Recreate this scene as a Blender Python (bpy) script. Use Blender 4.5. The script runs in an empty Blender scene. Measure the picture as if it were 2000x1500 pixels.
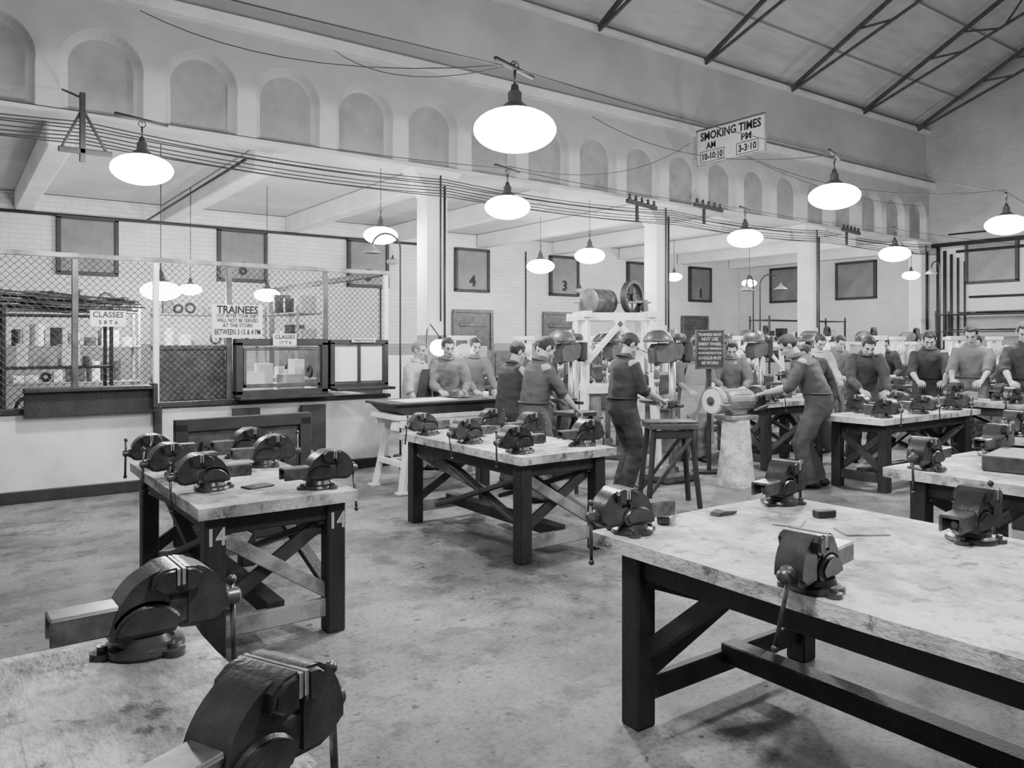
import bpy, bmesh, math, random
from mathutils import Vector, Matrix, Euler, noise
random.seed(7)
COL=bpy.context.scene.collection
V=Vector
def rz(a): return Matrix.Rotation(math.radians(a),4,'Z')
def rx(a): return Matrix.Rotation(math.radians(a),4,'X')
def ry(a): return Matrix.Rotation(math.radians(a),4,'Y')
def T(x,y,z): return Matrix.Translation((x,y,z))

# ---------------------------------------------------------------- materials
def M(name,v,rough=.6,metal=0.,var=.15,scale=4.,bump=0,bscale=60.,stretch=(1,1,1),v2=None,lo=.35,hi=.65,detail=6,spots=0):
    m=bpy.data.materials.new(name); m.use_nodes=True
    nt=m.node_tree; b=nt.nodes['Principled BSDF']
    b.inputs['Roughness'].default_value=rough; b.inputs['Metallic'].default_value=metal
    tc=nt.nodes.new('ShaderNodeTexCoord'); mp=nt.nodes.new('ShaderNodeMapping')
    mp.inputs['Scale'].default_value=stretch
    nt.links.new(tc.outputs['Object'],mp.inputs['Vector'])
    n=nt.nodes.new('ShaderNodeTexNoise'); n.inputs['Scale'].default_value=scale; n.inputs['Detail'].default_value=detail
    n.inputs['Roughness'].default_value=.62
    nt.links.new(mp.outputs[0],n.inputs['Vector'])
    r=nt.nodes.new('ShaderNodeValToRGB')
    a=v*(1-var) if v2 is None else v2; c=v*(1+var) if v2 is None else v
    r.color_ramp.elements[0].position=lo; r.color_ramp.elements[0].color=(a,a,a,1)
    r.color_ramp.elements[1].position=hi; r.color_ramp.elements[1].color=(c,c,c,1)
    nt.links.new(n.outputs[0],r.inputs[0]); out=r.outputs[0]
    if spots:
        for sc,lo_,hi_,dk,st in ((spots,.38,.47,.30,(1,1,1)),(spots*.35,.40,.56,.45,(1,1,1)),(30,.36,.40,.5,(6,.25,1))):
            m4=nt.nodes.new('ShaderNodeMapping'); m4.inputs['Scale'].default_value=st; m4.inputs['Rotation'].default_value=(0,0,.5 if st[0]>1 else 0)
            nt.links.new(tc.outputs['Object'],m4.inputs['Vector'])
            n3=nt.nodes.new('ShaderNodeTexNoise'); n3.inputs['Scale'].default_value=sc if st[0]==1 else 5; n3.inputs['Detail'].default_value=8; n3.inputs['Roughness'].default_value=.75
            nt.links.new(m4.outputs[0],n3.inputs['Vector']); r3=nt.nodes.new('ShaderNodeValToRGB')
            r3.color_ramp.elements[0].position=lo_; r3.color_ramp.elements[0].color=(dk,dk,dk,1); r3.color_ramp.elements[1].position=hi_
            nt.links.new(n3.outputs[0],r3.inputs[0]); mx=nt.nodes.new('ShaderNodeMix'); mx.data_type='RGBA'; mx.blend_type='MULTIPLY'; mx.inputs[0].default_value=1
            nt.links.new(out,mx.inputs[6]); nt.links.new(r3.outputs[0],mx.inputs[7]); out=mx.outputs[2]
    nt.links.new(out,b.inputs['Base Color'])
    if bump:
        n2=nt.nodes.new('ShaderNodeTexNoise'); n2.inputs['Scale'].default_value=bscale; n2.inputs['Detail'].default_value=4
        nt.links.new(mp.outputs[0],n2.inputs['Vector'])
        bp=nt.nodes.new('ShaderNodeBump'); bp.inputs['Strength'].default_value=bump; bp.inputs['Distance'].default_value=.02
        nt.links.new(n2.outputs[0],bp.inputs['Height']); nt.links.new(bp.outputs[0],b.inputs['Normal'])
    return m
def Emat(name,s):
    m=bpy.data.materials.new(name); m.use_nodes=True; b=m.node_tree.nodes['Principled BSDF']
    b.inputs['Base Color'].default_value=(.9,.9,.9,1); b.inputs['Emission Color'].default_value=(1,1,1,1); b.inputs['Emission Strength'].default_value=s
    return m
def Wall(name,hi,lo,zt,axis='x',brick=True,contrast=.82,stain=.25,soft=.004,sc=.9):
    """painted wall; paint colour changes at height zt (dado line)"""
    m=bpy.data.materials.new(name); m.use_nodes=True; nt=m.node_tree; N=nt.nodes; L=nt.links
    b=N['Principled BSDF']; b.inputs['Roughness'].default_value=.75
    g=N.new('ShaderNodeNewGeometry'); s=N.new('ShaderNodeSeparateXYZ'); L.new(g.outputs['Position'],s.inputs[0])
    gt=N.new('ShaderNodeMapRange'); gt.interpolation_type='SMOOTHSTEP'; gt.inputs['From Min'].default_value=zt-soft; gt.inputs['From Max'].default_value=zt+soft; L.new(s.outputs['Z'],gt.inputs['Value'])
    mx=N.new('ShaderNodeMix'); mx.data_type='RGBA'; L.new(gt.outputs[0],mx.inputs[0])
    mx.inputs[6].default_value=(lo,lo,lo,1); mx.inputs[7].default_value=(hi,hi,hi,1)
    no=N.new('ShaderNodeTexNoise'); no.inputs['Scale'].default_value=sc; no.inputs['Detail'].default_value=8; no.inputs['Roughness'].default_value=.65
    L.new(g.outputs['Position'],no.inputs['Vector'])
    rp=N.new('ShaderNodeValToRGB'); rp.color_ramp.elements[0].position=.3; rp.color_ramp.elements[1].position=.7
    k=1-stain; rp.color_ramp.elements[0].color=(k,k,k,1); L.new(no.outputs[0],rp.inputs[0])
    m2=N.new('ShaderNodeMix'); m2.data_type='RGBA'; m2.blend_type='MULTIPLY'; m2.inputs[0].default_value=1
    L.new(mx.outputs[2],m2.inputs[6]); L.new(rp.outputs[0],m2.inputs[7]); out=m2.outputs[2]
    if brick:
        c=N.new('ShaderNodeCombineXYZ'); L.new(s.outputs['X' if axis=='x' else 'Y'],c.inputs[0]); L.new(s.outputs['Z'],c.inputs[1])
        bt=N.new('ShaderNodeTexBrick'); bt.inputs['Scale'].default_value=1.; bt.inputs['Brick Width'].default_value=.24; bt.inputs['Row Height'].default_value=.085
        bt.inputs['Mortar Size'].default_value=.008; bt.inputs['Color1'].default_value=(1,1,1,1); bt.inputs['Color2'].default_value=(.92,.92,.92,1)
        bt.inputs['Mortar'].default_value=(contrast,)*3+(1,); L.new(c.outputs[0],bt.inputs['Vector'])
        m3=N.new('ShaderNodeMix'); m3.data_type='RGBA'; m3.blend_type='MULTIPLY'; m3.inputs[0].default_value=1
        L.new(out,m3.inputs[6]); L.new(bt.outputs[0],m3.inputs[7]); out=m3.outputs[2]
        bp=N.new('ShaderNodeBump'); bp.inputs['Strength'].default_value=.3; bp.inputs['Distance'].default_value=.01; bp.invert=True
        L.new(bt.outputs['Fac'],bp.inputs['Height']); L.new(bp.outputs[0],b.inputs['Normal'])
    L.new(out,b.inputs['Base Color'])
    return m

m_back=Wall('painted_brick_back',.76,.32,1.55,'x',contrast=.75,stain=.3)
m_end=Wall('painted_brick_end',.34,.62,3.95,'y',contrast=.86,stain=.25)
m_left=Wall('painted_brick_side',.6,.4,1.7,'y')
m_plain=Wall('plaster_upper',.38,.38,0,'x',False,stain=.3,sc=.6)
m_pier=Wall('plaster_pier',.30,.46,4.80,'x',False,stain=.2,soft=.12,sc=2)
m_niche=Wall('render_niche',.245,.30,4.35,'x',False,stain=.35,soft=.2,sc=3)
m_col=Wall('column_paint',.74,.18,1.7,'x',False,stain=.2,sc=3)
m_ceil=M('ceiling_paint',.52,.8,var=.12,scale=1)
m_beam=M('beam_paint',.66,.7,var=.1,scale=2)
m_ledge=M('ledge_paint',.46,.7,var=.15,scale=1.5)
m_roof=M('roof_boards',.36,.8,var=.12,scale=.8,stretch=(1,5,1),detail=3)
m_iron=M('dark_ironwork',.02,.6,var=.3,scale=8)
m_truss=M('truss_ironwork',.05,.7,var=.3,scale=8)
m_cable=M('cable_rubber',.02,.7)
m_topw=M('worn_bench_top',.76,.55,scale=3.2,v2=.36,lo=.34,hi=.54,bump=.35,bscale=70,stretch=(1,.55,1),detail=9,spots=9)
m_topw2=M('worn_bench_top_grey',.68,.55,scale=3.,v2=.24,lo=.36,hi=.58,bump=.3,bscale=60,stretch=(1,.5,1),detail=9,spots=8)
m_edge=M('bench_edge_wood',.42,.7,scale=14,v2=.16,bump=.3,stretch=(1,.3,1))
m_leg=M('dark_stained_timber',.024,.55,scale=7,v2=.010,bump=.25,bscale=80,stretch=(1,1,.4))
m_brace=M('dark_brace_timber',.055,.6,scale=4,v2=.02,bump=.25)
m_bracel=M('scuffed_pale_brace',.36,.65,scale=4,v2=.12,lo=.38,hi=.6,bump=.25)
m_vise=M('vice_cast_iron',.085,.28,.45,scale=7,v2=.035,bump=.1,bscale=90)
m_steel=M('bright_steel',.45,.3,.8,var=.2,scale=20)
m_visel=M('vice_worn_slide',.17,.32,.6,scale=16,v2=.06)
m_white=M('white_paint_wood',.80,.6,var=.12,scale=5)
m_whited=M('scuffed_white_paint',.72,.65,scale=1.6,v2=.48,lo=.34,hi=.58)
m_dark=M('dark_board',.028,.6,scale=5,v2=.014)
m_mid=M('machine_grey',.11,.4,.3,scale=8,v2=.05)
m_midl=M('machine_light_grey',.36,.45,.2,scale=8,v2=.2)
m_pane=M('window_pane_grey',.13,.4,var=.2,scale=3)
m_ink=M('black_lettering',.008,.7,var=0)
m_chalk=M('white_lettering',.75,.7,var=0)
m_signw=M('cream_sign_board',.78,.6,var=.06,scale=6)
m_signg=M('grey_sign_board',.40,.6,var=.1,scale=6)
m_signp=M('pale_sign_plate',.55,.6,var=.1,scale=6)
m_wire=M('galvanised_wire',.035,.5,.5,var=.1)
m_emit=Emat('lamp_glow',30.)
m_emit2=Emat('lamp_glow_small',18.)
m_skin=M('skin',.38,.5,var=.08,scale=12)
m_hair=M('hair_dark',.012,.5,var=.4,scale=60,bump=.6,bscale=150)
m_hairl=M('hair_grey',.16,.5,var=.3,scale=60,bump=.6,bscale=150)
m_c1=M('overall_dark',.034,.85,var=.12,scale=4,bump=.25,bscale=18)
m_c2=M('overall_mid',.07,.85,var=.12,scale=4,bump=.25,bscale=18)
m_c3=M('overall_grey',.14,.85,var=.12,scale=4,bump=.25,bscale=18)
m_c4=M('shirt_light',.36,.85,var=.1,scale=4,bump=.25,bscale=18)
m_shoe=M('leather_boot',.01,.5)
m_stone=M('chipped_white_stone',.78,.8,scale=7,v2=.34,lo=.35,hi=.55,bump=.6,bscale=25)
m_wheel=M('abrasive_wheel',.70,.8,var=.06,scale=30)
m_paper=M('paper',.82,.8,var=.04)
m_rust=M('stock_metal',.10,.5,.4,scale=12,v2=.04)

def floor_mat():
    m=bpy.data.materials.new('stained_concrete'); m.use_nodes=True; nt=m.node_tree; N=nt.nodes; L=nt.links
    b=N['Principled BSDF']; b.inputs['Roughness'].default_value=.55
    g=N.new('ShaderNodeNewGeometry')
    def nz(sc,d,r,lo,hi,a,c):
        n=N.new('ShaderNodeTexNoise'); n.inputs['Scale'].default_value=sc; n.inputs['Detail'].default_value=d; n.inputs['Roughness'].default_value=r
        L.new(g.outputs['Position'],n.inputs['Vector']); q=N.new('ShaderNodeValToRGB')
        q.color_ramp.elements[0].position=lo; q.color_ramp.elements[1].position=hi
        q.color_ramp.elements[0].color=(a,a,a,1); q.color_ramp.elements[1].color=(c,c,c,1); L.new(n.outputs[0],q.inputs[0]); return q.outputs[0],n.outputs[0]
    def mul(x,y):
        k=N.new('ShaderNodeMix'); k.data_type='RGBA'; k.blend_type='MULTIPLY'; k.inputs[0].default_value=1; L.new(x,k.inputs[6]); L.new(y,k.inputs[7]); return k.outputs[2]
    a,_=nz(.75,9,.68,.40,.60,.10,.29)
    c,_=nz(3.2,9,.74,.40,.50,.45,1.)
    d,h=nz(38,7,.75,.38,.52,.5,1.)
    e,_=nz(13,2,.5,.28,.33,.22,1.)
    L.new(mul(mul(mul(a,c),d),e),b.inputs['Base Color'])
    bp=N.new('ShaderNodeBump'); bp.inputs['Strength'].default_value=.4; bp.inputs['Distance'].default_value=.01; L.new(h,bp.inputs['Height']); L.new(bp.outputs[0],b.inputs['Normal'])
    return m
m_floor=floor_mat()

# ---------------------------------------------------------------- mesh helpers
KM={}
def mk(name,bm,mat,par=None,smooth=False,loc=None,ang=None):
    me=bpy.data.meshes.new(name); bmesh.ops.recalc_face_normals(bm,faces=bm.faces[:]); bm.to_mesh(me); bm.free()
    for m in (mat if isinstance(mat,(list,tuple)) else [mat]): me.materials.append(m)
    if smooth or ang: me.shade_smooth()
    if ang:
        try: me.set_sharp_from_angle(angle=math.radians(ang))
        except Exception: pass
    o=bpy.data.objects.new(name,me); COL.objects.link(o)
    if par: o.parent=par; KM.setdefault(par.name,[]).append(o)
    if loc: o.location=loc
    return o
def empty(name,label,cat,group=None,loc=(0,0,0),rot=0):
    o=bpy.data.objects.new(name,None); o.empty_display_size=.1; COL.objects.link(o)
    o["label"]=label; o["category"]=cat
    if group:o["group"]=group
    o.location=loc; o.rotation_euler=(0,0,math.radians(rot)); return o
def lab(o,label,cat,group=None):
    o["label"]=label;o["category"]=cat
    if group:o["group"]=group
    return o
def B(): return bmesh.new()
def bx(bm,c,s,R=None,bev=.006,mi=0):
    mat=T(*c)@(R or Matrix())@Matrix.Diagonal((s[0],s[1],s[2],1))
    r=bmesh.ops.create_cube(bm,size=1,matrix=mat); vs=r['verts']
    if bev>0:
        es=list({e for v in vs for e in v.link_edges})
        bmesh.ops.bevel(bm,geom=es,offset=min(bev,min(s)*.4),segments=1,affect='EDGES')
    return bm
def beam(bm,p0,p1,w,h,bev=.005):
    p0=V(p0);p1=V(p1);d=p1-p0
    q=d.to_track_quat('Y','Z').to_matrix().to_4x4()
    return bx(bm,(p0+p1)/2,(w,d.length,h),q,bev)
def prism(bm,pts,y0,y1,bev=0.,Mx=None):
    a=[bm.verts.new((x,y0,z)) for x,z in pts]; b=[bm.verts.new((x,y1,z)) for x,z in pts]
    n=len(pts); fs=[bm.faces.new(a),bm.faces.new(b[::-1])]
    for i in range(n): fs.append(bm.faces.new((a[i],b[i],b[(i+1)%n],a[(i+1)%n])))
    if bev>0:
        es=list({e for f in fs[:2] for e in f.edges}); bmesh.ops.bevel(bm,geom=es,offset=bev,segments=3,affect='EDGES')
        vs=list({v for f in bm.faces for v in f.verts}) if Mx else []
    else: vs=a+b
    if Mx: bmesh.ops.transform(bm,matrix=Mx,verts=vs)
    return bm
def tube(bm,pts,rad,seg=10,ref=None,rnd=False):
    pts=[V(p) for p in pts]; n=len(pts)
    if not isinstance(rad,(list,tuple)): rad=[rad]*n
    rad=[(r,r) if not isinstance(r,(list,tuple)) else r for r in rad]
    if rnd:
        t0=(pts[0]-pts[1]).normalized(); t1=(pts[-1]-pts[-2]).normalized()
        a=rad[0]; b=rad[-1]; ma=min(a); mb=min(b)
        pre=[(pts[0]+t0*ma*.95,(a[0]*.35,a[1]*.35)),(pts[0]+t0*ma*.65,(a[0]*.78,a[1]*.78))]
        post=[(pts[-1]+t1*mb*.65,(b[0]*.78,b[1]*.78)),(pts[-1]+t1*mb*.95,(b[0]*.35,b[1]*.35))]
        pts=[p for p,_ in pre]+pts+[p for p,_ in post]; rad=[r for _,r in pre]+rad+[r for _,r in post]; n=len(pts)
    rings=[];pa=None
    for i in range(n):
        t=(pts[min(i+1,n-1)]-pts[max(i-1,0)])
        t=t.normalized() if t.length>1e-9 else V((0,0,1))
        if ref is not None: a=V(ref)
        elif pa is not None: a=pa
        else: a=V((1,0,0)) if abs(t.x)<.8 else V((0,1,0))
        a=a-t*a.dot(t)
        if a.length<1e-5: a=t.orthogonal()
        a.normalize(); pa=a; b=t.cross(a)
        rings.append([bm.verts.new(pts[i]+a*rad[i][0]*math.cos(2*math.pi*k/seg)+b*rad[i][1]*math.sin(2*math.pi*k/seg)) for k in range(seg)])
    for i in range(n-1):
        for k in range(seg):
            bm.faces.new((rings[i][k],rings[i][(k+1)%seg],rings[i+1][(k+1)%seg],rings[i+1][k]))
    bm.faces.new(rings[0][::-1]); bm.faces.new(rings[-1])
    return bm
def cyl(bm,p0,p1,r,seg=16,r2=None): return tube(bm,[p0,p1],[r,r if r2 is None else r2],seg)
def ell(bm,c,r,R=None,seg=14):
    bmesh.ops.create_uvsphere(bm,u_segments=seg,v_segments=max(6,seg*2//3),radius=1,matrix=T(*c)@(R or Matrix())@Matrix.Diagonal((r[0],r[1],r[2],1)))
    return bm
def rev(bm,prof,Mx=None,seg=24):
    Mx=Mx or Matrix(); rings=[]
    for r,z in prof:
        if r<1e-6: rings.append([bm.verts.new(Mx@V((0,0,z)))])
        else: rings.append([bm.verts.new(Mx@V((r*math.cos(2*math.pi*k/seg),r*math.sin(2*math.pi*k/seg),z))) for k in range(seg)])
    for a,b in zip(rings[:-1],rings[1:]):
        for k in range(seg):
            k2=(k+1)%seg
            if len(a)==1 and len(b)==1: continue
            if len(a)==1: bm.faces.new((a[0],b[k],b[k2]))
            elif len(b)==1: bm.faces.new((a[k],a[k2],b[0]))
            else: bm.faces.new((a[k],a[k2],b[k2],b[k]))
    return bm
def dup(root,loc,rot=None,label=None,scale=None):
    def rec(o,par):
        c=o.copy(); COL.objects.link(c)
        if par is not None: c.parent=par; KM.setdefault(par.name,[]).append(c)
        for k in list(KM.get(o.name,[])): rec(k,c)
        return c
    c=rec(root,None); c.location=loc
    if rot is not None: c.rotation_euler=(0,0,math.radians(rot))
    if scale: c.scale=(scale,)*3
    if label: c["label"]=label
    return c
TXT=[]
def lettering(par,lines,mat,name='lettering',R=None,ext=.001):
    for l in lines: TXT.append((par,l,mat,name,R,ext))
def flush_text():
    os=[]
    for par,l,mat,name,R,ext in TXT:
        cu=bpy.data.curves.new('t','FONT'); cu.body=l[0]; cu.size=l[1]; cu.align_x='CENTER'; cu.align_y='CENTER'; cu.extrude=ext; cu.resolution_u=2; cu.offset=l[1]*(.03 if l[1]>.1 else .016)
        o=bpy.data.objects.new('t',cu); COL.objects.link(o); os.append(o)
    dg=bpy.context.evaluated_depsgraph_get()
    mes=[bpy.data.meshes.new_from_object(o.evaluated_get(dg)) for o in os]
    for o,me,(par,l,mat,name,R,ext) in zip(os,mes,TXT):
        sx=1.
        if len(l)>4:
            xs=[v.co.x for v in me.vertices]; sx=l[4]/max(1e-4,max(xs)-min(xs))
        me.transform((R or Matrix())@T(l[2],0,l[3])@rx(90)@Matrix.Diagonal((sx,1,1,1)))
        me.materials.clear(); me.materials.append(mat); me.name=name
        n=bpy.data.objects.new(name,me); COL.objects.link(n); n.parent=par
        cu=o.data; bpy.data.objects.remove(o); bpy.data.curves.remove(cu)

# ================================================================ PEOPLE
JOBS=[]
def remesh(bm,vox,mat,name,par,smooth=2,post=None):
    me=bpy.data.meshes.new(name); bmesh.ops.recalc_face_normals(bm,faces=bm.faces[:]); bm.to_mesh(me); bm.free()
    o=bpy.data.objects.new(name,me); COL.objects.link(o)
    if par: o.parent=par
    r=o.modifiers.new('r','REMESH'); r.mode='VOXEL'; r.voxel_size=vox; r.use_smooth_shade=True
    s=o.modifiers.new('s','SMOOTH'); s.factor=.5; s.iterations=smooth
    JOBS.append((o,mat,post)); return o
def flush_jobs():
    dg=bpy.context.evaluated_depsgraph_get()
    ms=[bpy.data.meshes.new_from_object(o.evaluated_get(dg)) for o,_,_ in JOBS]
    for (o,mat,post),me in zip(JOBS,ms):
        o.modifiers.clear(); o.data=me; me.materials.clear(); me.materials.append(mat)
        if post: post(o)
    JOBS.clear()
def hand_mesh():
    bm=B()
    tube(bm,[(0,-.03,0),(0,.01,0),(0,.05,0),(0,.085,-.002)],[(.024,.019),(.030,.017),(.040,.015),(.039,.012)],12,ref=(1,0,0),rnd=True)
    for x,L,sp,c in ((-.031,.068,-.08,22),(-.0105,.076,-.02,26),(.0105,.070,.03,30),(.031,.056,.1,35)):
        p=V((x,.082,-.002)); a=8; pts=[p.copy()]
        for f in (.45,.32,.23):
            a+=c; d=V((sp,math.cos(math.radians(a)),-math.sin(math.radians(a)))).normalized(); p=p+d*L*f*1.05; pts.append(p.copy())
        tube(bm,pts,[.0095,.009,.0082,.007],8,rnd=True)
    tube(bm,[(-.026,.02,-.006),(-.048,.045,-.014),(-.056,.07,-.026),(-.052,.09,-.036)],[.014,.012,.0105,.009],8,rnd=True)
    o=remesh(bm,.0042,m_skin,'hand_shape',None,1); flush_jobs(); return o
_hm=hand_mesh(); HANDR=_hm.data; bpy.data.objects.remove(_hm)
def ik(a,c,l1,l2,hint):
    d=c-a; L=d.length; dn=d.normalized()
    if L>l1+l2-.004: L=l1+l2-.004; c=a+dn*L
    x=(l1*l1-l2*l2+L*L)/(2*L); h=math.sqrt(max(0,l1*l1-x*x)); hint=V(hint); n=hint-dn*hint.dot(dn); n.normalize()
    return a+dn*x+n*h,c
def person(loc,face,label,H=1.73,lean=8,lh=(-.16,.42,1.02),rh=(.16,.42,1.02),pitch=30,yaw=0,cloth=None,long=False,hair=None,fl=(-.11,.03),fr=(.11,-.05),vox=.013,apron=None,belt=False):
    cloth=cloth or m_c1; hair=hair or m_hair
    root=empty('person',label,'person','workshop trainees at their machines',loc,face-90); s=H/1.73; root.scale=(s*1.05,s*1.05,s)
    th=math.radians(lean); D=lambda a: V((0,math.sin(a),math.cos(a)))
    pel=V((0,-.13*math.sin(th),.93)); waist=pel+D(th*.45)*.13; chest=waist+D(th*.95)*.24; nb=chest+D(th*1.25)*.17
    ph=math.radians(pitch); neck_d=D(th*.9+ph*.45); hc=nb+neck_d*.155
    up=D(th)
    HM=T(*hc)@Matrix.Rotation(math.radians(-yaw),4,'Z')@Matrix.Rotation(-ph,4,'X')
    def torso(bm,g):
        tube(bm,[pel-V((0,0,.10)),pel-V((0,0,.02)),pel+D(th*.3)*.06,waist,chest-up*.06,chest+up*.05,nb-up*.045,nb-up*.005],
          [(.13+g,.10+g),(.165+g,.115+g),(.16+g,.112+g),(.142+g*1.5,.10+g*1.5),(.165+g,.113+g),(.175+g,.115+g),(.155+g*.7,.09+g*.7),(.08+g*.5,.06+g*.5)],18,ref=(1,0,0),rnd=True)
    body=B(); torso(body,0)
    tube(body,[nb-up*.05,nb+neck_d*.04,hc-neck_d*.05],[.06,.056,.055],12,rnd=True)
    hb=B()
    ell(hb,(0,-.012,.03),(.074,.094,.088)); ell(hb,(0,.028,-.028),(.057,.062,.082)); ell(hb,(0,.045,-.075),(.042,.043,.034)); ell(hb,(0,.078,-.092),(.02,.016,.018))
    tube(hb,[(0,.086,.02),(0,.099,-.01),(0,.115,-.03)],[.010,.012,.016],8,rnd=True)
    tube(hb,[(-.05,.07,.026),(-.02,.088,.028),(.02,.088,.028),(.05,.07,.026)],.010,8,rnd=True)
    ell(hb,(0,.088,-.055),(.024,.012,.006)); ell(hb,(0,.086,-.066),(.021,.012,.007))
    for q in (-1,1):
        ell(hb,(q*.036,.062,-.022),(.026,.026,.028)); ell(hb,(q*.078,-.006,-.006),(.011,.020,.034),ry(q*12))
    bmesh.ops.transform(hb,matrix=HM,verts=hb.verts[:]); tm=bpy.data.meshes.new('h'); hb.to_mesh(tm); body.from_mesh(tm); hb.free(); bpy.data.meshes.remove(tm)
    cl=B(); torso(cl,.026)
    hands=[]; shoe=[]
    for q,tgt in ((-1,lh),(1,rh)):
        sh=nb-up*.065+V((q*.175,0,0)); el,wr=ik(sh,V(tgt),.295,.265,(q*.38,-.5,-.9))
        tube(body,[sh,(sh+el)/2,el,el.lerp(wr,.35),wr],[.052,.046,.038,.040,.026],12,rnd=True)
        if long: tube(cl,[sh-V((q*.02,0,0)),(sh+el)/2,el,el.lerp(wr,.4),el.lerp(wr,.93)],[.076,.070,.062,.058,.044],12,rnd=True)
        else: tube(cl,[sh-V((q*.02,0,0)),(sh+el)/2,el,el.lerp(wr,.2)],[.076,.070,.064,.062],12)
        fd=(wr-el).normalized(); hd=(fd+V((-q*.25,.25,-.05))).normalized(); zz=V((q*.35,0,1)); zz=(zz-hd*zz.dot(hd)).normalized(); xx=hd.cross(zz)
        m=Matrix((xx,hd,zz)).transposed().to_4x4(); m.translation=wr+hd*.012
        if q<0: m=m@Matrix.Diagonal((-1,1,1,1))
        hands.append(m)
    for q,ft in ((-1,fl),(1,fr)):
        hip=pel+V((q*.09,0,-.05)); an=V((ft[0],ft[1],.09)); kn,an=ik(hip,an,.425,.42,(q*.15,1,0))
        tube(body,[hip,(hip+kn)/2,kn,kn.lerp(an,.35),an],[.078,.066,.05,.052,.036],12,rnd=True)
        tube(cl,[hip+V((0,0,.03)),(hip+kn)/2,kn,kn.lerp(an,.5),an-V((0,0,.035))],[.110,.100,.090,.088,.092],14)
        sb=B(); tube(sb,[(an.x,an.y-.07,.045),(an.x,an.y,.052),(an.x+q*.01,an.y+.09,.044),(an.x+q*.015,an.y+.17,.034)],[(.036,.042),(.041,.052),(.047,.042),(.038,.03)],12,ref=(1,0,0),rnd=True)
        for v in sb.verts: v.co.z=max(v.co.z,0.0)
        shoe.append(sb)
    def post_body(b,hands=hands):
        bb=B(); bb.from_mesh(b.data)
        for m in hands:
            tm=HANDR.copy(); tm.transform(m)
            if m.determinant()<0: tm.flip_normals()
            bb.from_mesh(tm); bpy.data.meshes.remove(tm)
        bb.to_mesh(b.data); bb.free(); b.data.shade_smooth()
    def post_cloth(c,l=loc):
        me=c.data; nr=[v.normal.copy() for v in me.vertices]
        for v,nn in zip(me.vertices,nr):
            p=v.co
            v.co=p+nn*(noise.noise(V((p.x*9,p.y*9,p.z*4+l[0]*3)))*.020+noise.noise(V((p.x*10+p.z*6,p.y*10,p.z*15+l[1])))*.010)
        me.shade_smooth()
    remesh(body,vox*.85,m_skin,'body',root,1,post_body)
    remesh(cl,vox,cloth,'overalls',root,2,post_cloth)
    for sb in shoe: mk('boot',sb,m_shoe,root,True)
    hr=B(); ell(hr,(0,-.014,.036),(.083,.103,.094),seg=24)
    for v in hr.verts:
        p=v.co
        if (p.y>.04 and p.z<.078) or p.z<-.05 or (p.y>-.0 and p.z<.01): v.co=V((0,-.014,.03))+(p-V((0,-.014,.03)))*.8
        else: v.co=p+p.normalized()*noise.noise(p*45)*.008
    bmesh.ops.transform(hr,matrix=HM,verts=hr.verts[:])
    mk('hair',hr,hair,root,True)
    for q in (-1,1):
        e=B(); ell(e,(q*.029,.083,.008),(.0135,.009,.007),seg=10); bmesh.ops.transform(e,matrix=HM,verts=e.verts[:]); mk('eye',e,m_hair,root,True)
        e=B(); tube(e,[(q*.014,.094,.028),(q*.03,.092,.034),(q*.048,.08,.028)],[.003,.005,.003],6); bmesh.ops.transform(e,matrix=HM,verts=e.verts[:]); mk('eyebrow',e,hair,root,True)
    e=B(); tube(e,[(-.022,.096,-.0605),(0,.102,-.06),(.022,.096,-.0605)],[.0025,.0035,.0025],6); bmesh.ops.transform(e,matrix=HM,verts=e.verts[:]); mk('mouth',e,m_c1,root,True)
    cb=B(); n=14; pts=[nb+up*.012+V((math.cos(2*math.pi*k/n)*.078,math.sin(2*math.pi*k/n)*.072,-.022*math.sin(2*math.pi*k/n))) for k in range(n+1)]
    tube(cb,pts,[(.013,.024)]*(n+1),8,ref=up); mk('collar',cb,cloth,root,True)
    if belt:
        cb=B(); n=20; wp=waist-V((0,0,.02)); pts=[wp+V((math.cos(2*math.pi*k/n)*.192,math.sin(2*math.pi*k/n)*.15,0)) for k in range(n+1)]
        tube(cb,pts,[(.006,.02)]*(n+1),6,ref=(0,0,1)); mk('belt',cb,cloth,root,True)
    if apron:
        ab=B(); pa=chest+up*.07+V((0,.155,0)); pb=waist+V((0,.16,0)); pc=pel+V((0,.175,-.1)); pd=V((0,pel.y+.20,.5))
        for a,bq,wa,wb in ((pa,pb,.11,.17),(pb,pc,.17,.19),(pc,pd,.19,.2)):
            v=[ab.verts.new(a+V((-wa,0,0))),ab.verts.new(a+V((wa,0,0))),ab.verts.new(bq+V((wb,0,0))),ab.verts.new(bq+V((-wb,0,0)))]; ab.faces.new(v)
        bmesh.ops.remove_doubles(ab,verts=ab.verts[:],dist=.001)
        bmesh.ops.solidify(ab,geom=ab.faces[:],thickness=.008)
        mk('apron',ab,apron,root)
    return root

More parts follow.
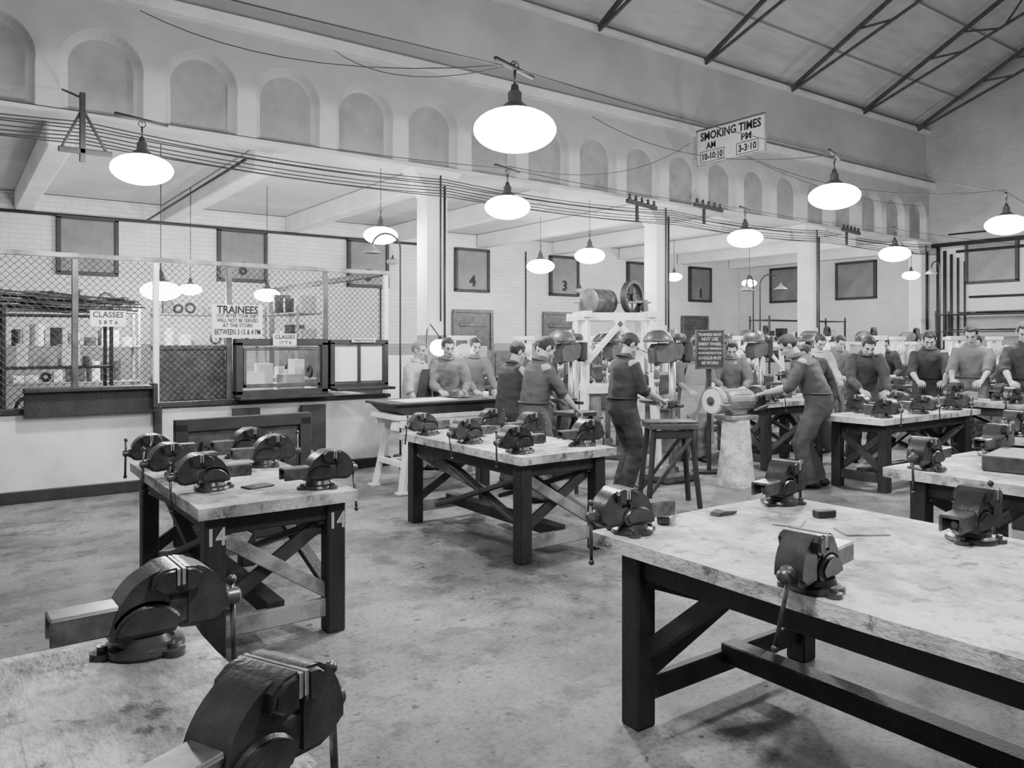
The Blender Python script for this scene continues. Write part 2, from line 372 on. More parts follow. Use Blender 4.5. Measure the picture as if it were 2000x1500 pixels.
person((5.80,6.0,0),-14,'man in dark overalls with rolled sleeves looking down at drill table',H=1.69,lean=3,lh=(-.13,.40,1.02),rh=(.13,.36,1.02),pitch=42,cloth=m_c1,vox=.0105,fl=(-.09,.03),fr=(.09,-.04),belt=True)
person((7.74,5.02,0),128,'man in long grey overalls bending over the pedestal grinder',H=1.74,lean=23,lh=(-.10,.48,1.03),rh=(.12,.46,1.02),pitch=40,cloth=m_c2,vox=.0105,fl=(-.09,.03),fr=(.09,-.07),belt=True)
person((4.82,6.25,0),-14,'man in grey overalls working beside the middle bench',H=1.66,lean=8,lh=(-.12,.43,.98),rh=(.12,.40,.95),pitch=40,cloth=m_c2,vox=.011,belt=True)
person((5.02,6.98,0),-5,'man in dark overalls standing behind his workmate',H=1.6,lean=8,pitch=28,cloth=m_c1,long=True)
person((5.13,8.48,0),-120,'man in grey boiler suit leaning at the tray table',H=1.66,lean=14,lh=(-.2,.36,1.05),rh=(.1,.40,1.05),pitch=20,yaw=-20,cloth=m_c3,long=True)
person((5.85,9.0,0),-100,'man in grey overalls standing near the column',H=1.64,lean=6,pitch=15,cloth=m_c3,long=True)
person((4.70,8.56,0),-60,'grey-haired man in light shirt and dark apron by the store',H=1.6,lean=6,lh=(-.2,.14,.84),rh=(.22,.18,.88),pitch=12,cloth=m_c4,hair=m_hairl,apron=m_c1)
person((7.15,8.8,0),-110,'man in grey overalls behind the drilling frame',H=1.66,lean=12,pitch=22,cloth=m_c3,long=True)
person((6.3,8.1,0),-120,'man in dark overalls beside the drilling machines',H=1.62,lean=10,pitch=25,cloth=m_c1,long=True)
person((8.15,7.1,0),-125,'man in light apron leaning over a machine',H=1.66,lean=18,pitch=30,cloth=m_c3,apron=m_c4)
person((9.1,7.2,0),-140,'man in grey overalls bending over a bench',H=1.66,lean=22,pitch=35,cloth=m_c3,long=True)
person((9.9,9.3,0),-100,'man in mid grey overalls at a far machine',H=1.7,lean=8,pitch=20,cloth=m_c2,long=True,vox=.016)
person((8.45,9.9,0),-110,'man in dark overalls in the rear bay',H=1.68,lean=10,pitch=25,cloth=m_c1,long=True,vox=.016)
person((7.9,9.4,0),-90,'man in dark overalls beside a rear machine',H=1.64,lean=14,pitch=28,cloth=m_c2,long=True,vox=.016)
person((9.9,5.68,0),-135,'man in dark shirt leaning over bench vice',H=1.74,lean=24,lh=(-.15,.48,.98),rh=(.15,.48,.98),pitch=40,cloth=m_c1,long=True)
person((10.3,6.55,0),175,'man in dark overalls stooping over a vice',H=1.7,lean=38,lh=(-.15,.55,.9),rh=(.15,.55,.9),pitch=35,cloth=m_c1,long=True)
person((11.1,7.15,0),-120,'man in pale overalls looking down at his work',H=1.72,lean=10,pitch=35,cloth=m_c4,long=True,vox=.016)
person((11.75,5.72,0),-150,'man in dark overalls filing at a bench vice',H=1.78,lean=14,pitch=38,cloth=m_c1,vox=.013,belt=True)
person((11.68,5.07,0),-165,'man in light shirt filing at a bench vice',H=1.84,lean=10,pitch=34,cloth=m_c3,vox=.013,belt=True)
person((11.6,4.40,0),-155,'man in dark shirt with rolled sleeves at the bench',H=1.86,lean=8,pitch=30,cloth=m_c1,vox=.013,belt=True)
person((12.6,7.75,0),-115,'man in grey overalls working at a lathe',H=1.72,lean=14,pitch=30,cloth=m_c3,long=True,vox=.016)
person((13.4,7.3,0),-150,'man in dark overalls bent over a machine',H=1.74,lean=25,pitch=30,cloth=m_c1,long=True,vox=.016)
person((14.6,7.25,0),-130,'man in pale shirt standing at a lathe',H=1.74,lean=10,pitch=25,cloth=m_c3,vox=.016)
person((12.9,5.55,0),-160,'man in dark overalls behind the filing bench',H=1.72,lean=12,pitch=30,cloth=m_c2,long=True,vox=.016)
flush_jobs()

# ================================================================ ROOM SHELL
def struct(o): o["kind"]="structure"; return o
b=B(); bx(b,(9,4,-.05),(25,25,.1),bev=0); struct(mk('floor',b,m_floor))
b=B(); bx(b,(9,16.1,2.1),(24.4,.2,4.2),bev=0); struct(mk('wall_back',b,m_back))
b=B(); bx(b,(-3.1,9,2.6),(.2,14,5.2),bev=0); struct(mk('wall_left',b,m_left))
b=B(); pg=((-8,0),(15.98,0),(15.98,4.2),(10.3,4.2),(10.3,7.1),(1.5,11.7),(-8,6.7))
A=[b.verts.new((20.6,y,z)) for y,z in pg]; A2=[b.verts.new((20.85,y,z)) for y,z in pg]
b.faces.new(A); b.faces.new(A2[::-1])
for i in range(len(pg)): b.faces.new((A[i],A2[i],A2[(i+1)%len(pg)],A[(i+1)%len(pg)]))
bmesh.ops.triangulate(b,faces=b.faces[:]); struct(mk('wall_end',b,m_end))
b=B(); bx(b,(9,13.25,4.32),(24,5.7,.2),bev=0); struct(mk('ceiling',b,m_ceil))
b=B()
for (y0,z0,y1,z1) in ((10.4,7.05,1.5,11.78),(1.5,11.78,-8,6.75)):
    v=[b.verts.new(p) for p in ((-3,y0,z0),(20.9,y0,z0),(20.9,y1,z1),(-3,y1,z1),(-3,y0,z0+.1),(20.9,y0,z0+.1),(20.9,y1,z1+.1),(-3,y1,z1+.1))]
    for q in ((0,1,2,3),(4,5,6,7),(0,1,5,4),(1,2,6,5),(2,3,7,6),(3,0,4,7)): b.faces.new([v[i] for i in q])
struct(mk('ceiling_roof',b,m_roof))
# fascia with rounded scalloped recesses, soft edges
YF=10.0; pitch=1.093; ZB=4.2; ZT=5.52; R_=.435; zc=4.76; dep=.13; a0=-10
b=B(); x0=2.53-5*pitch; xl=R_*math.cos(math.radians(a0))
for i in range(22):
    xc=x0+i*pitch; xa=xc-pitch/2; xb=min(xc+pitch/2,20.59)
    if xc+R_>20.5:
        b.faces.new([b.verts.new(p) for p in ((xa,YF,ZB),(20.59,YF,ZB),(20.59,YF,ZT),(xa,YF,ZT))]); break
    NA=18
    def arcpts(k):
        r=R_-k; l=[(xc-xl+k,ZB)]
        for j in range(NA+1):
            a=math.radians(180-a0-(180-2*a0)*j/NA); l.append((xc+r*math.cos(a),zc+r*math.sin(a)))
        l.append((xc+xl-k,ZB)); return l
    arc=arcpts(0)
    outer=[(xa,ZB)]+arc+[(xb,ZB),(xb,ZT),(xa,ZT)]
    b.faces.new([b.verts.new((x,YF,z)) for x,z in outer])
    prev=None
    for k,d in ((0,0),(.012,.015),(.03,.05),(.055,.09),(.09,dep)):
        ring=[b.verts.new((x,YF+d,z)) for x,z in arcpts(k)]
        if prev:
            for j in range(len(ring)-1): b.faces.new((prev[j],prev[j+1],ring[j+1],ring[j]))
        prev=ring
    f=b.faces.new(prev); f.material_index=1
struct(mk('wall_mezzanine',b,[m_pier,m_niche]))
b=B(); bx(b,(8.8,YF+.27,6.29),(23.58,.34,1.5),bev=0); struct(mk('wall_upper',b,m_plain))
b=B(); bx(b,(8.8,YF-.04,5.59),(23.58,.26,.14)); struct(mk('trim_1',b,m_ledge))
b=B(); bx(b,(8.8,YF+.17,4.17),(23.58,.42,.055)); struct(mk('trim_2',b,m_ledge))
b=B(); bx(b,(8.8,YF+.02,7.0),(23.58,.14,.08)); struct(mk('trim_3',b,m_ledge))
for i in range(-2,7):
    x=5.84+2.39*i
    if x<-2.9 or x>20.4: continue
    b=B(); bx(b,(0,0,0),(.28,5.5,.32),bev=.02)
    lab(mk('ceiling_beam',b,m_beam,loc=(x,13.2,4.05)),'painted concrete beam under the mezzanine ceiling','beam','mezzanine ceiling beams')
for x in (5.84,10.62,15.40,20.2):
    r=empty('column','square painted concrete column with darker base band','column','mezzanine columns',(x,10.1,0))
    b=B(); bx(b,(0,0,2.07),(.34,.34,4.14),bev=.02); mk('shaft',b,m_col,r)
    b=B(); prism(b,[(-.17,3.75),(.17,3.75),(.42,4.14),(-.42,4.14)],-.175,.175); mk('capital',b,m_col,r)
    b=B(); bx(b,(0,0,.08),(.42,.42,.16)); mk('plinth',b,m_dark,r)
    b=B(); tube(b,[(.1,-.2,1.2),(.1,-.2,3.9)],.018,8); mk('conduit',b,m_iron,r,True)
    b=B(); tube(b,[(.03,-.2,1.9),(.03,-.2,4.05)],.012,8); mk('conduit',b,m_iron,r,True)
    b=B(); bx(b,(.1,-.21,1.45),(.16,.1,.3),bev=.01); cyl(b,(.1,-.26,1.55),(.1,-.29,1.55),.03); mk('switch_box',b,m_iron,r)
WX=[.128,.301,.474,.6467,.829,1.0047,1.1668]; nums=['7','6','5','4','3','2','1']
def window(n,loc,w,mat,turn=False,num=None):
    b=B(); R=rz(90) if turn else Matrix()
    for c,s in (((0,0,.5),(w+.1,.1,.07)),((0,0,-.5),(w+.1,.1,.07)),((-w/2-.015,0,0),(.07,.1,1.0)),((w/2+.015,0,0),(.07,.1,1.0))):
        bx(b,R@V(c),s,R)
    o=struct(mk('window_%d'%n,b,m_iron,loc=loc))
    b=B(); bx(b,(0,0,0),(w,.03,.95),R,bev=0); mk('pane',b,mat,o)
    if num: lettering(o,[(num,.36,.0,-.27)],m_ink,'painted_number',R=T(0,-.03,0))
for i,(r_,n) in enumerate(zip(WX,nums)): window(i+1,(r_*16,15.95,3.33),.9,m_pane,False,n if n!='7' else None)
window(8,(20.56,14.2,3.3),1.1,m_pane,True); window(9,(20.56,8.5,3.55),1.1,m_pane,True); window(10,(20.56,12.0,3.3),1.1,m_pane,True)
for i,x in enumerate((10.35,13.1,18.4)):
    b=B(); bx(b,(0,0,1.15),(1.0,.06,2.3))
    for c,s in (((0,-.02,2.33),(1.14,.1,.08)),((-.54,-.02,1.15),(.08,.1,2.3)),((.54,-.02,1.15),(.08,.1,2.3)),((0,-.05,1.1),(.8,.03,.08)),((0,-.05,.3),(.8,.03,.08)),((0,-.05,2.0),(.8,.03,.08))): bx(b,c,s)
    struct(mk('door_%d'%(i+1),b,m_mid,loc=(x,15.94,0)))
for x in (9.0,11.74,14.5,17.3,19.8):
    r=empty('roof_truss','dark angle-iron roof truss rising from the wall top','roof truss','steel roof trusses',(x,0,0))
    sl=.531; up=lambda Y:6.92+(10-Y)*sl; lo=lambda Y:6.88+(10-Y)*.36
    b=B(); beam(b,(0,9.9,up(9.9)),(0,1.5,up(1.5)),.06,.08); mk('rafter',b,m_truss,r)
    b=B(); beam(b,(0,9.9,lo(9.9)),(0,1.5,lo(1.5)),.05,.05); mk('tie',b,m_truss,r)
    for a,c in ((8.4,7.7),(7.7,7.0),(6.2,6.9),(6.2,5.2),(4.4,5.2)):
        b=B(); beam(b,(0,a,up(a)-.02),(0,c,lo(c)),.03,.04); mk('strut',b,m_truss,r)
for i in range(6):
    Y=9.2-1.35*i
    b=B(); bx(b,(0,0,0),(23.4,.07,.08),rx(-28)); lab(mk('purlin',b,m_roof,loc=(8.8,Y,7.02+(10.4-Y)*.531-.02)),'grey timber purlin under the roof boards','purlin','roof purlins')

# ================================================================ LAMPS
lamp0=empty('pendant_lamp','dark enamel pendant reflector lamp glowing white','lamp','hanging workshop lamps'); r=lamp0
b=B(); rev(b,[(0,.26),(.022,.26),(.03,.22),(.045,.21),(.045,.15),(.07,.13),(.12,.085),(.165,.045),(.185,.02),(.18,.02),(.15,.03),(.11,.06),(0,.1)]); mk('lamp_shade',b,m_mid,r,True)
b=B(); ell(b,(0,0,-.03),(.265,.265,.135),seg=28); mk('bulb',b,m_emit,r,True)  # bulb swollen wider than the shade, its glowing shape imitating the lamp's halo
b=B(); tube(b,[(0,0,.25),(0,0,.36)],.009,8); n=12; tube(b,[(.03*math.cos(2*math.pi*k/n),0,.38+.03*math.sin(2*math.pi*k/n)) for k in range(n+1)],.005,6); mk('hook',b,m_iron,r,True)
def plight(loc,e,rad=.1):
    l=bpy.data.lights.new('light','POINT'); l.energy=e; l.shadow_soft_size=rad; o=bpy.data.objects.new('light',l); COL.objects.link(o); o.location=loc; return o
E0=215
lamps=[(1.42,7.68,3.2,1,1),(3.37,4.62,3.2,1.15,1.15),(5.27,7.37,3.2,1,1),(7.72,4.75,3.2,1,1),(9.8,7.5,3.2,1,1),(13.74,7.28,3.2,1,1),(11.85,4.71,3.25,1,1),
 (5.17,10.45,3.2,.95,.6),(10.0,12.8,3.2,1.1,1),(9.5,10.7,3.2,1.05,.7),(13.5,12.3,3.1,.7,.7),(16.5,12.5,3.1,.7,.8),(1.3,1.3,3.2,1,.7),(5.6,1.2,3.2,1,1.1),(10.0,1.9,3.2,1,1),(17.6,5.5,3.2,1,1.2),(17.5,8.9,3.1,.7,.7),
 (2.26,11,2.3,.95,.8),(4.3,12.9,2.4,.8,.7),(3.3,13.8,2.5,.7,.8)]
for i,(x,y,z,s,e) in enumerate(lamps):
    if i==0: L=lamp0; L.location=(x,y,z)
    else: L=dup(lamp0,(x,y,z),0,scale=s)
    plight((x,y,z-.26*s),E0*e,.10)
    top=3.62 if y<9.8 else 4.2
    b=B(); tube(b,[(0,0,.38*s),(0,0,max(top-z,.4*s))],.006,6)
    if y<9.8: bx(b,(0,0,top-z),(.5,.025,.025),rz(20),bev=0)
    c=mk('lamp_cord',b,m_cable,None,True); c.parent=L; c.scale=(1/s,1/s,1/s)
for (x,y,z) in ((13.0,15.0,2.9),(7.6,14.8,3.3)):
    c=dup(lamp0,(x,y,z),0,'small unlit dark pendant lamp with pale bowl',scale=.5)
    for k in c.children:
        if k.name.startswith('bulb'): k.data=k.data.copy(); k.data.materials[0]=m_signg

# ================================================================ BENCHES
def bench(W,L,H,loc,rot,label,top,num=None,inx=.1,iny=.2,side=True,endm=None):
    r=empty('workbench',label,'workbench','heavy timber workbenches',loc,rot); endm=endm or m_brace
    b=B(); bx(b,(0,0,H-.03),(W,L,.06),bev=0)
    bmesh.ops.subdivide_edges(b,edges=b.edges[:],cuts=16,use_grid_fill=True)
    for v in b.verts:
        p=v.co; k=noise.noise(V((p.x*4+loc[0],p.y*4,p.z*9)))*.007
        if abs(abs(p.x)-W/2)<.001: p.x+=k*1.3
        if abs(abs(p.y)-L/2)<.001: p.y+=k*1.3
        if p.z>H-.001: p.z+=min(0,k*.2)
    mk('bench_top',b,top,r)
    hx=W/2-inx; hy=L/2-iny
    b=B(); bx(b,(hx,0,H-.115),(.05,2*hy,.10)); bx(b,(-hx,0,H-.115),(.05,2*hy,.10)); bx(b,(0,hy,H-.115),(2*hx,.05,.10)); bx(b,(0,-hy,H-.115),(2*hx,.05,.10))
    mk('top_rail',b,m_leg,r)
    for sx in (-1,1):
        for sy in (-1,1):
            b=B(); bx(b,(sx*hx,sy*hy,(H-.06)/2),(.105,.105,H-.06),bev=.008); mk('leg',b,m_leg,r)
    for sy in (-1,1):
        y=sy*(hy-.03)
        b=B(); beam(b,(-hx,y+.025,.2),(hx,y+.025,H-.16),.035,.075); mk('cross_brace',b,m_brace,r)
        b=B(); beam(b,(-hx,y-.02,H-.16),(hx,y-.02,.2),.035,.075); mk('cross_brace',b,endm,r)
        b=B(); bx(b,(0,sy*hy,.14),(2*hx,.045,.1)); mk('stretcher',b,endm,r)
    for sx in (-1,1):
        x=sx*(hx-.03); m_=min(.62,hy)
        if side:
            b=B(); beam(b,(x+.025,-hy,.22),(x+.025,-hy+2*m_*.98,H-.17),.075,.035); mk('cross_brace',b,m_brace,r)
            b=B(); beam(b,(x-.02,-hy,H-.17),(x-.02,-hy+2*m_*.98,.22),.075,.035); mk('cross_brace',b,m_brace,r)
        else:
            b=B(); beam(b,(x,hy,H-.5),(x,hy-.45,H-.12),.05,.07); mk('knee_brace',b,m_brace,r)
            b=B(); beam(b,(x,-hy,H-.5),(x,-hy+.45,H-.12),.05,.07); mk('knee_brace',b,m_brace,r)
    b=B(); bx(b,(0,0,.18),(.10,2*hy,.09)); mk('stretcher',b,m_leg,r)
    if num:
        for sx in (-1,1): lettering(r,[(num,.12,sx*hx,H-.17,.085)],m_signg,'painted_number',R=T(0,-hy-.056,0))
    return r
bench(.85,1.8,.79,(1.42,4.9,0),0,'timber workbench with six vices and painted number 14',m_topw2,'14',iny=.12,endm=m_bracel)
bench(.92,1.84,.79,(3.74,5.34,0),0,'timber workbench with worn pale top and cross braces',m_topw,iny=.12,endm=m_bracel)
bench(1.36,2.3,.79,(2.94,1.4,0),0,'large timber workbench with pale stained top and cross-braced legs',m_topw,side=False)
bench(1.35,2.2,.79,(-.09,1.32,0),0,'timber workbench with scuffed top carrying two heavy vices',m_topw2,side=False)
bench(1.3,2.2,.79,(5.6,1.6,0),0,'timber workbench with pale top and steel block',m_topw,side=False)
bench(1.2,1.5,.79,(7.95,2.3,0),0,'timber workbench with pale top beside the aisle',m_topw,side=False)
bench(.74,2.2,.79,(8.98,4.66,0),90,'long timber workbench with pale worn top',m_topw)
bench(.75,1.7,.85,(10.75,4.35,0),0,'timber workbench with vices in front of three men',m_topw2)
bench(.7,1.5,.85,(8.8,6.25,0),90,'timber workbench with clutter near stooping man',m_topw2)
bench(.75,1.7,.85,(13.2,4.2,0),0,'timber workbench near the end wall',m_topw2)

# ================================================================ VICES
v0=empty('bench_vice','dark cast-iron engineer\'s bench vice with bar handle','vice','bench vices'); r=v0
b=B(); rev(b,[(0,0),(.092,0),(.095,.008),(.09,.02),(.07,.026),(.062,.045),(0,.045)],T(-.03,0,0))
for a in (60,180,300):
    bb=(T(-.03,0,0)@rz(a))@V((.095,0,.009)); rev(b,[(0,0),(.028,0),(.028,.016),(.012,.018),(.012,.03),(0,.03)],T(bb.x,bb.y,0),12)
mk('swivel_base',b,m_vise,r,False,ang=35)
def arc(cx,cz,rx_,rz_,a,c,n): return [(cx+rx_*math.cos(math.radians(a+(c-a)*k/n)),cz+rz_*math.sin(math.radians(a+(c-a)*k/n))) for k in range(n+1)]
tm=bpy.data.meshes.new('x')
b=B(); prism(b,arc(.03,.075,.138,.13,185,92,12)+[(.032,.2),(.032,.045),(-.095,.04)],-.048,.048,.016)
b2=B(); prism(b2,[(-.03,.160),(-.024,.188),(.0,.203),(.03,.206),(.034,.202),(.034,.145),(.0,.14)],-.072,.072,.008); b2.to_mesh(tm); b.from_mesh(tm); b2.free()
b2=B(); prism(b2,arc(-.03,.055,.088,.075,185,20,10)+[(.03,.045),(-.1,.045)],-.062,.062,.014); b2.to_mesh(tm); b.from_mesh(tm); b2.free()
mk('fixed_jaw',b,m_vise,r,ang=38)
b=B(); prism(b,[(.046,.045),(.046,.204)]+arc(.05,.085,.112,.12,88,-12,12)+[(.145,.045),(.12,.038)],-.048,.048,.016)
b2=B(); prism(b2,[(.046,.145),(.046,.203),(.052,.206),(.078,.202),(.098,.186),(.09,.15),(.07,.14)],-.072,.072,.008); b2.to_mesh(tm); b.from_mesh(tm); b2.free()
mk('moving_jaw',b,m_vise,r,ang=38)
b=B(); bx(b,(.033,0,.183),(.008,.142,.042),bev=.001); mk('jaw_plate',b,m_steel,r)
b=B(); bx(b,(.046,0,.183),(.008,.142,.042),bev=.001); mk('jaw_plate',b,m_steel,r)
b=B(); bx(b,(-.08,0,.122),(.32,.078,.012),bev=.003)
for s in (-1,1): bx(b,(-.08,s*.036,.093),(.32,.012,.062),bev=.003)
mk('slide',b,m_visel,r)
b=B(); cyl(b,(-.20,0,.088),(.17,0,.088),.013,12); rev(b,[(0,0),(.026,0),(.03,.006),(.03,.012),(.022,.018),(.022,.045),(.014,.052),(0,.053)],T(.155,0,.088)@ry(90),16); mk('screw',b,m_visel,r,ang=35)
b=B(); tube(b,[(0,0,-.16),(0,0,.09)],.0075,10); ell(b,(0,0,-.162),(.013,.013,.013),seg=10); ell(b,(0,0,.092),(.013,.013,.013),seg=10)
h=mk('handle',b,m_visel,r,True); h.location=(.188,0,.088)
VL=[(.46,2.28,.79,2,1.08,-.05),(.45,1.42,.79,26,1.12,-.04),
 (1.13,5.62,.79,176,1,0),(1.13,5.08,.79,184,1,0),(1.16,4.5,.79,180,1,-.02),(1.72,5.62,.79,6,1,0),(1.72,5.12,.79,-4,1,.03),(1.72,4.2,.79,3,1.02,-.04),
 (3.40,6.0,.79,178,.95,0),(3.40,5.3,.79,185,1,-.03),(3.40,4.63,.79,180,1,.02),(4.08,6.0,.79,0,.95,0),(4.08,5.4,.79,4,1,0),(4.08,4.66,.79,-3,1,.03),
 (2.37,2.43,.79,172,.98,.0),(3.47,2.42,.79,8,1.03,.0),(2.32,1.51,.79,188,1.0,-.08),(3.47,1.50,.79,4,1.05,.02),
 (5.08,2.48,.79,182,1.05,-.04),(6.12,2.5,.79,0,1.1,0),(7.5,2.9,.79,180,1.1,0),(8.4,2.9,.79,0,1.1,0),
 (8.15,4.43,.79,-92,1,0),(8.95,4.43,.79,-88,1,.03),(9.75,4.43,.79,-90,1,0),(8.5,4.89,.79,90,1,0),(9.4,4.89,.79,90,1,0),
 (11.0,5.0,.85,0,1,0),(11.0,4.45,.85,0,1,0),(11.0,3.8,.85,0,1,0),(10.5,4.8,.85,180,1,0),(10.5,4.1,.85,180,1,0),
 (8.4,6.02,.85,-90,1,0),(9.3,6.02,.85,-90,1,0),(12.95,4.8,.85,180,1,0),(12.95,4.0,.85,180,1,0)]
for i,(x,y,z,a,s,hz) in enumerate(VL):
    if i==0: c=v0; c.location=(x,y,z); c.rotation_euler=(0,0,math.radians(a)); c.scale=(s,)*3
    else: c=dup(v0,(x,y,z),a,scale=s)
    for k_ in KM[c.name]:
        if k_.name.startswith('handle'): k_.rotation_euler=(math.radians(random.uniform(-14,14)),0,0); k_.location.z=.088+hz+random.choice((0,-.03))
def item(name,label,cat,loc,rot,s,mat,bev=.004):
    b=B(); bx(b,(0,0,s[2]/2),s,bev=bev); o=mk(name,b,mat,loc=loc); o.rotation_euler=(0,0,math.radians(rot)); return lab(o,label,cat)
item('steel_block','small machined steel block lying on bench','steel block',(2.66,2.47,.791),30,(.13,.06,.035),m_visel)
b=B(); prism(b,[(-.07,0),(.06,0),(.07,.012),(-.02,.022),(-.06,.015)],-.03,.03,.003); o=mk('scrap_plate',b,m_rust,loc=(3.0,2.42,.791)); lab(o,'dark curved scrap of metal on bench','metal scrap')
item('metal_sheet','thin grey square sheet of metal on bench','metal sheet',(3.1,2.13,.791),25,(.17,.12,.006),m_midl,.001)
item('whetstone','small dark block lying on bench','block',(3.33,2.1,.791),-20,(.1,.05,.035),m_dark)
item('metal_sheet','thin pale rectangular metal sheet on bench','metal sheet',(3.2,1.84,.791),-35,(.19,.13,.006),m_edge,.001)
item('surface_block','large rectangular dark steel block on bench','steel block',(5.62,2.15,.791),10,(.55,.32,.10),m_rust,.008)
item('rag','dark scrap of cloth dropped on the bench top','rag',(1.42,4.42,.791),15,(.16,.1,.008),m_dark,.003)
item('metal_box','dark steel box resting on the long bench','box',(8.45,4.66,.791),10,(.3,.2,.09),m_mid)
item('file_tool','long flat steel file lying on the bench','file',(3.75,5.0,.791),60,(.03,.3,.01),m_visel,.002)
item('file_tool','long flat steel file lying on the bench','file',(3.7,5.7,.791),20,(.03,.28,.01),m_visel,.002)
for (x,y) in ((8.7,6.3),(9.15,6.38),(10.75,4.75),(10.7,4.0),(9.3,4.7)): item('metal_box','small dark steel box resting on a bench','box',(x,y,.792 if y<5 and x<10 else .851),random.uniform(-30,30),(.22,.16,.1),random.choice((m_mid,m_rust,m_midl)))

# ================================================================ STORE CAGE
def post(name,x,z0,z1,w,mat,y=9.2,par=None):
    b=B(); bx(b,(x,y,(z0+z1)/2),(w,w,z1-z0)); return mk(name,b,mat,par)
cage=empty('store_partition','tool store partition with plaster base, timber posts and wire mesh','partition')
b=B(); bx(b,(.95,9.22,.44),(7.4,.14,.88),bev=.01); mk('low_wall',b,m_whited,cage)
b=B(); bx(b,(.95,9.13,.06),(7.4,.05,.12)); mk('skirting',b,m_leg,cage)
b=B(); bx(b,(.95,9.2,.91),(7.4,.2,.05)); mk('sill',b,m_leg,cage)
b=B(); bx(b,(.95,9.2,2.5),(7.45,.06,.05)); mk('top_rail',b,m_bracel,cage)
PX=[-2.7,-1.2,.0,1.06,1.84,2.62,3.79,4.62]
for i,x in enumerate(PX): post('post',x,.93,2.47,.06,m_white if i in(4,7) else m_mid,9.2,cage)
post('post',1.84,0,.9,.08,m_leg,9.12,cage)
def meshpanel(x0,x1,z0,z1,par,y=9.2,p=.072,r=.0038):
    b=B(); w=x1-x0;h=z1-z0
    for s in (1,-1):
        t=-h
        while t<w:
            a=max(t,0); c=min(t+h,w)
            if c>a+.01:
                za=(a-t); zc_=(c-t)
                q=[(x0+a,y,z0+za),(x0+c,y,z0+zc_)] if s==1 else [(x0+a,y+.006,z1-za),(x0+c,y+.006,z1-zc_)]
                tube(b,q,r,3)
            t+=p
    return mk('wire_mesh',b,m_wire,par)
for i in range(len(PX)-1): meshpanel(PX[i]+.035,PX[i+1]-.035,(.94 if i<=4 else 1.62),2.47,cage)
b=B(); bx(b,(4.62,11.5,.44),(.14,4.4,.88)); mk('side_wall',b,m_whited,cage)
b=B(); bx(b,(4.62,11.5,2.5),(.07,4.5,.07)); mk('side_rail',b,m_leg,cage)
for y in (11.2,13.6): post('post',4.62,.9,2.47,.07,m_leg,y,cage)
b=B(); bx(b,(4.62,11.2,1.25),(.03,4,.7)); mk('side_board',b,m_mid,cage)
b=B(); bx(b,(2.23,9.245,1.25),(.72,.025,.62))
for z in (.97,1.54): bx(b,(2.23,9.24,z),(.72,.05,.05))
mk('boarded_panel',b,m_mid,cage)
b=B(); bx(b,(1.2,9.08,1.12),(1.2,.22,.04)); bx(b,(1.2,9.06,.98),(1.2,.04,.26)); bx(b,(1.79,9.06,1.03),(.05,.2,.26)); mk('issue_shelf',b,m_leg,cage)
def hatch(x0,x1,z0,z1,fr=.08,sash=True,dp=.14):
    r=empty('serving_hatch','dark timber serving hatch of the tool store','serving hatch','store serving hatches',((x0+x1)/2,9.12,(z0+z1)/2)); w=x1-x0;h=z1-z0
    b=B()
    for c,s in (((0,0,h/2),(w,dp,fr)),((0,0,-h/2),(w,dp,fr*1.2)),((-w/2+fr/2,0,0),(fr,dp,h)),((w/2-fr/2,0,0),(fr,dp,h))): bx(b,c,s)
    mk('frame',b,m_dark,r)
    if sash:
        b=B()
        for c,s in (((0,-.02,h/2-.08),(w-.18,.04,.035)),((0,-.02,-h/2+.10),(w-.18,.04,.045)),((-w/2+.11,-.02,0),(.04,.04,h-.16)),((w/2-.11,-.02,0),(.04,.04,h-.16))): bx(b,c,s)
        mk('sash',b,m_mid,r)
    b=B(); bx(b,(0,-.14,-h/2-.03),(w,.22,.035)); mk('counter',b,m_leg,r)
    return r
hatch(2.66,3.77,.99,1.60)
h2=hatch(3.81,4.60,1.05,1.60,.06,False,.10)
for sx in (-1,1):
    b=B(); bx(b,(sx*.17,.0,0),(.31,.012,.44)); mk('pane',b,m_paper,h2)
b=B(); bx(b,(0,-.01,0),(.035,.05,.48)); mk('mullion',b,m_dark,h2)
item('paper_stack','stack of white papers behind the hatch','paper',(2.95,9.5,.881),5,(.3,.2,.36),m_paper)
item('cardboard_box','pale box standing behind the hatch','box',(3.45,9.5,.881),5,(.25,.2,.32),m_signg)
item('cardboard_box','white box standing behind the hatch','box',(3.2,9.73,.881),-8,(.2,.2,.45),m_signw)
item('cardboard_box','small white box behind the hatch','box',(3.62,9.73,.881),8,(.14,.18,.5),m_signw)
item('cardboard_box','narrow grey box behind the hatch','box',(2.78,9.75,.881),-4,(.16,.16,.5),m_midl)
b=B(); bx(b,(3.2,9.6,.85),(1.2,.5,.06)); bx(b,(2.65,9.6,.42),(.05,.45,.82)); bx(b,(3.75,9.6,.42),(.05,.45,.82)); lab(mk('store_counter',b,m_dark),'dark counter inside the tool store','counter')
for xx in (3.6,2.8):
    b=B(); pts=[(0,0),(.12,0),(.12,.30),(.17,.30),(.17,.42),(.22,.42),(.22,.54),(.27,.54),(.27,.68),(.30,.68),(.30,.84),(0,.84)]
    prism(b,[(-x,z) for x,z in pts],-.04,.04); o=mk('counter_bracket',b,m_dark,loc=(xx+.12,9.04,0)); lab(o,'dark stepped timber bracket under the hatch counter','bracket','counter brackets')
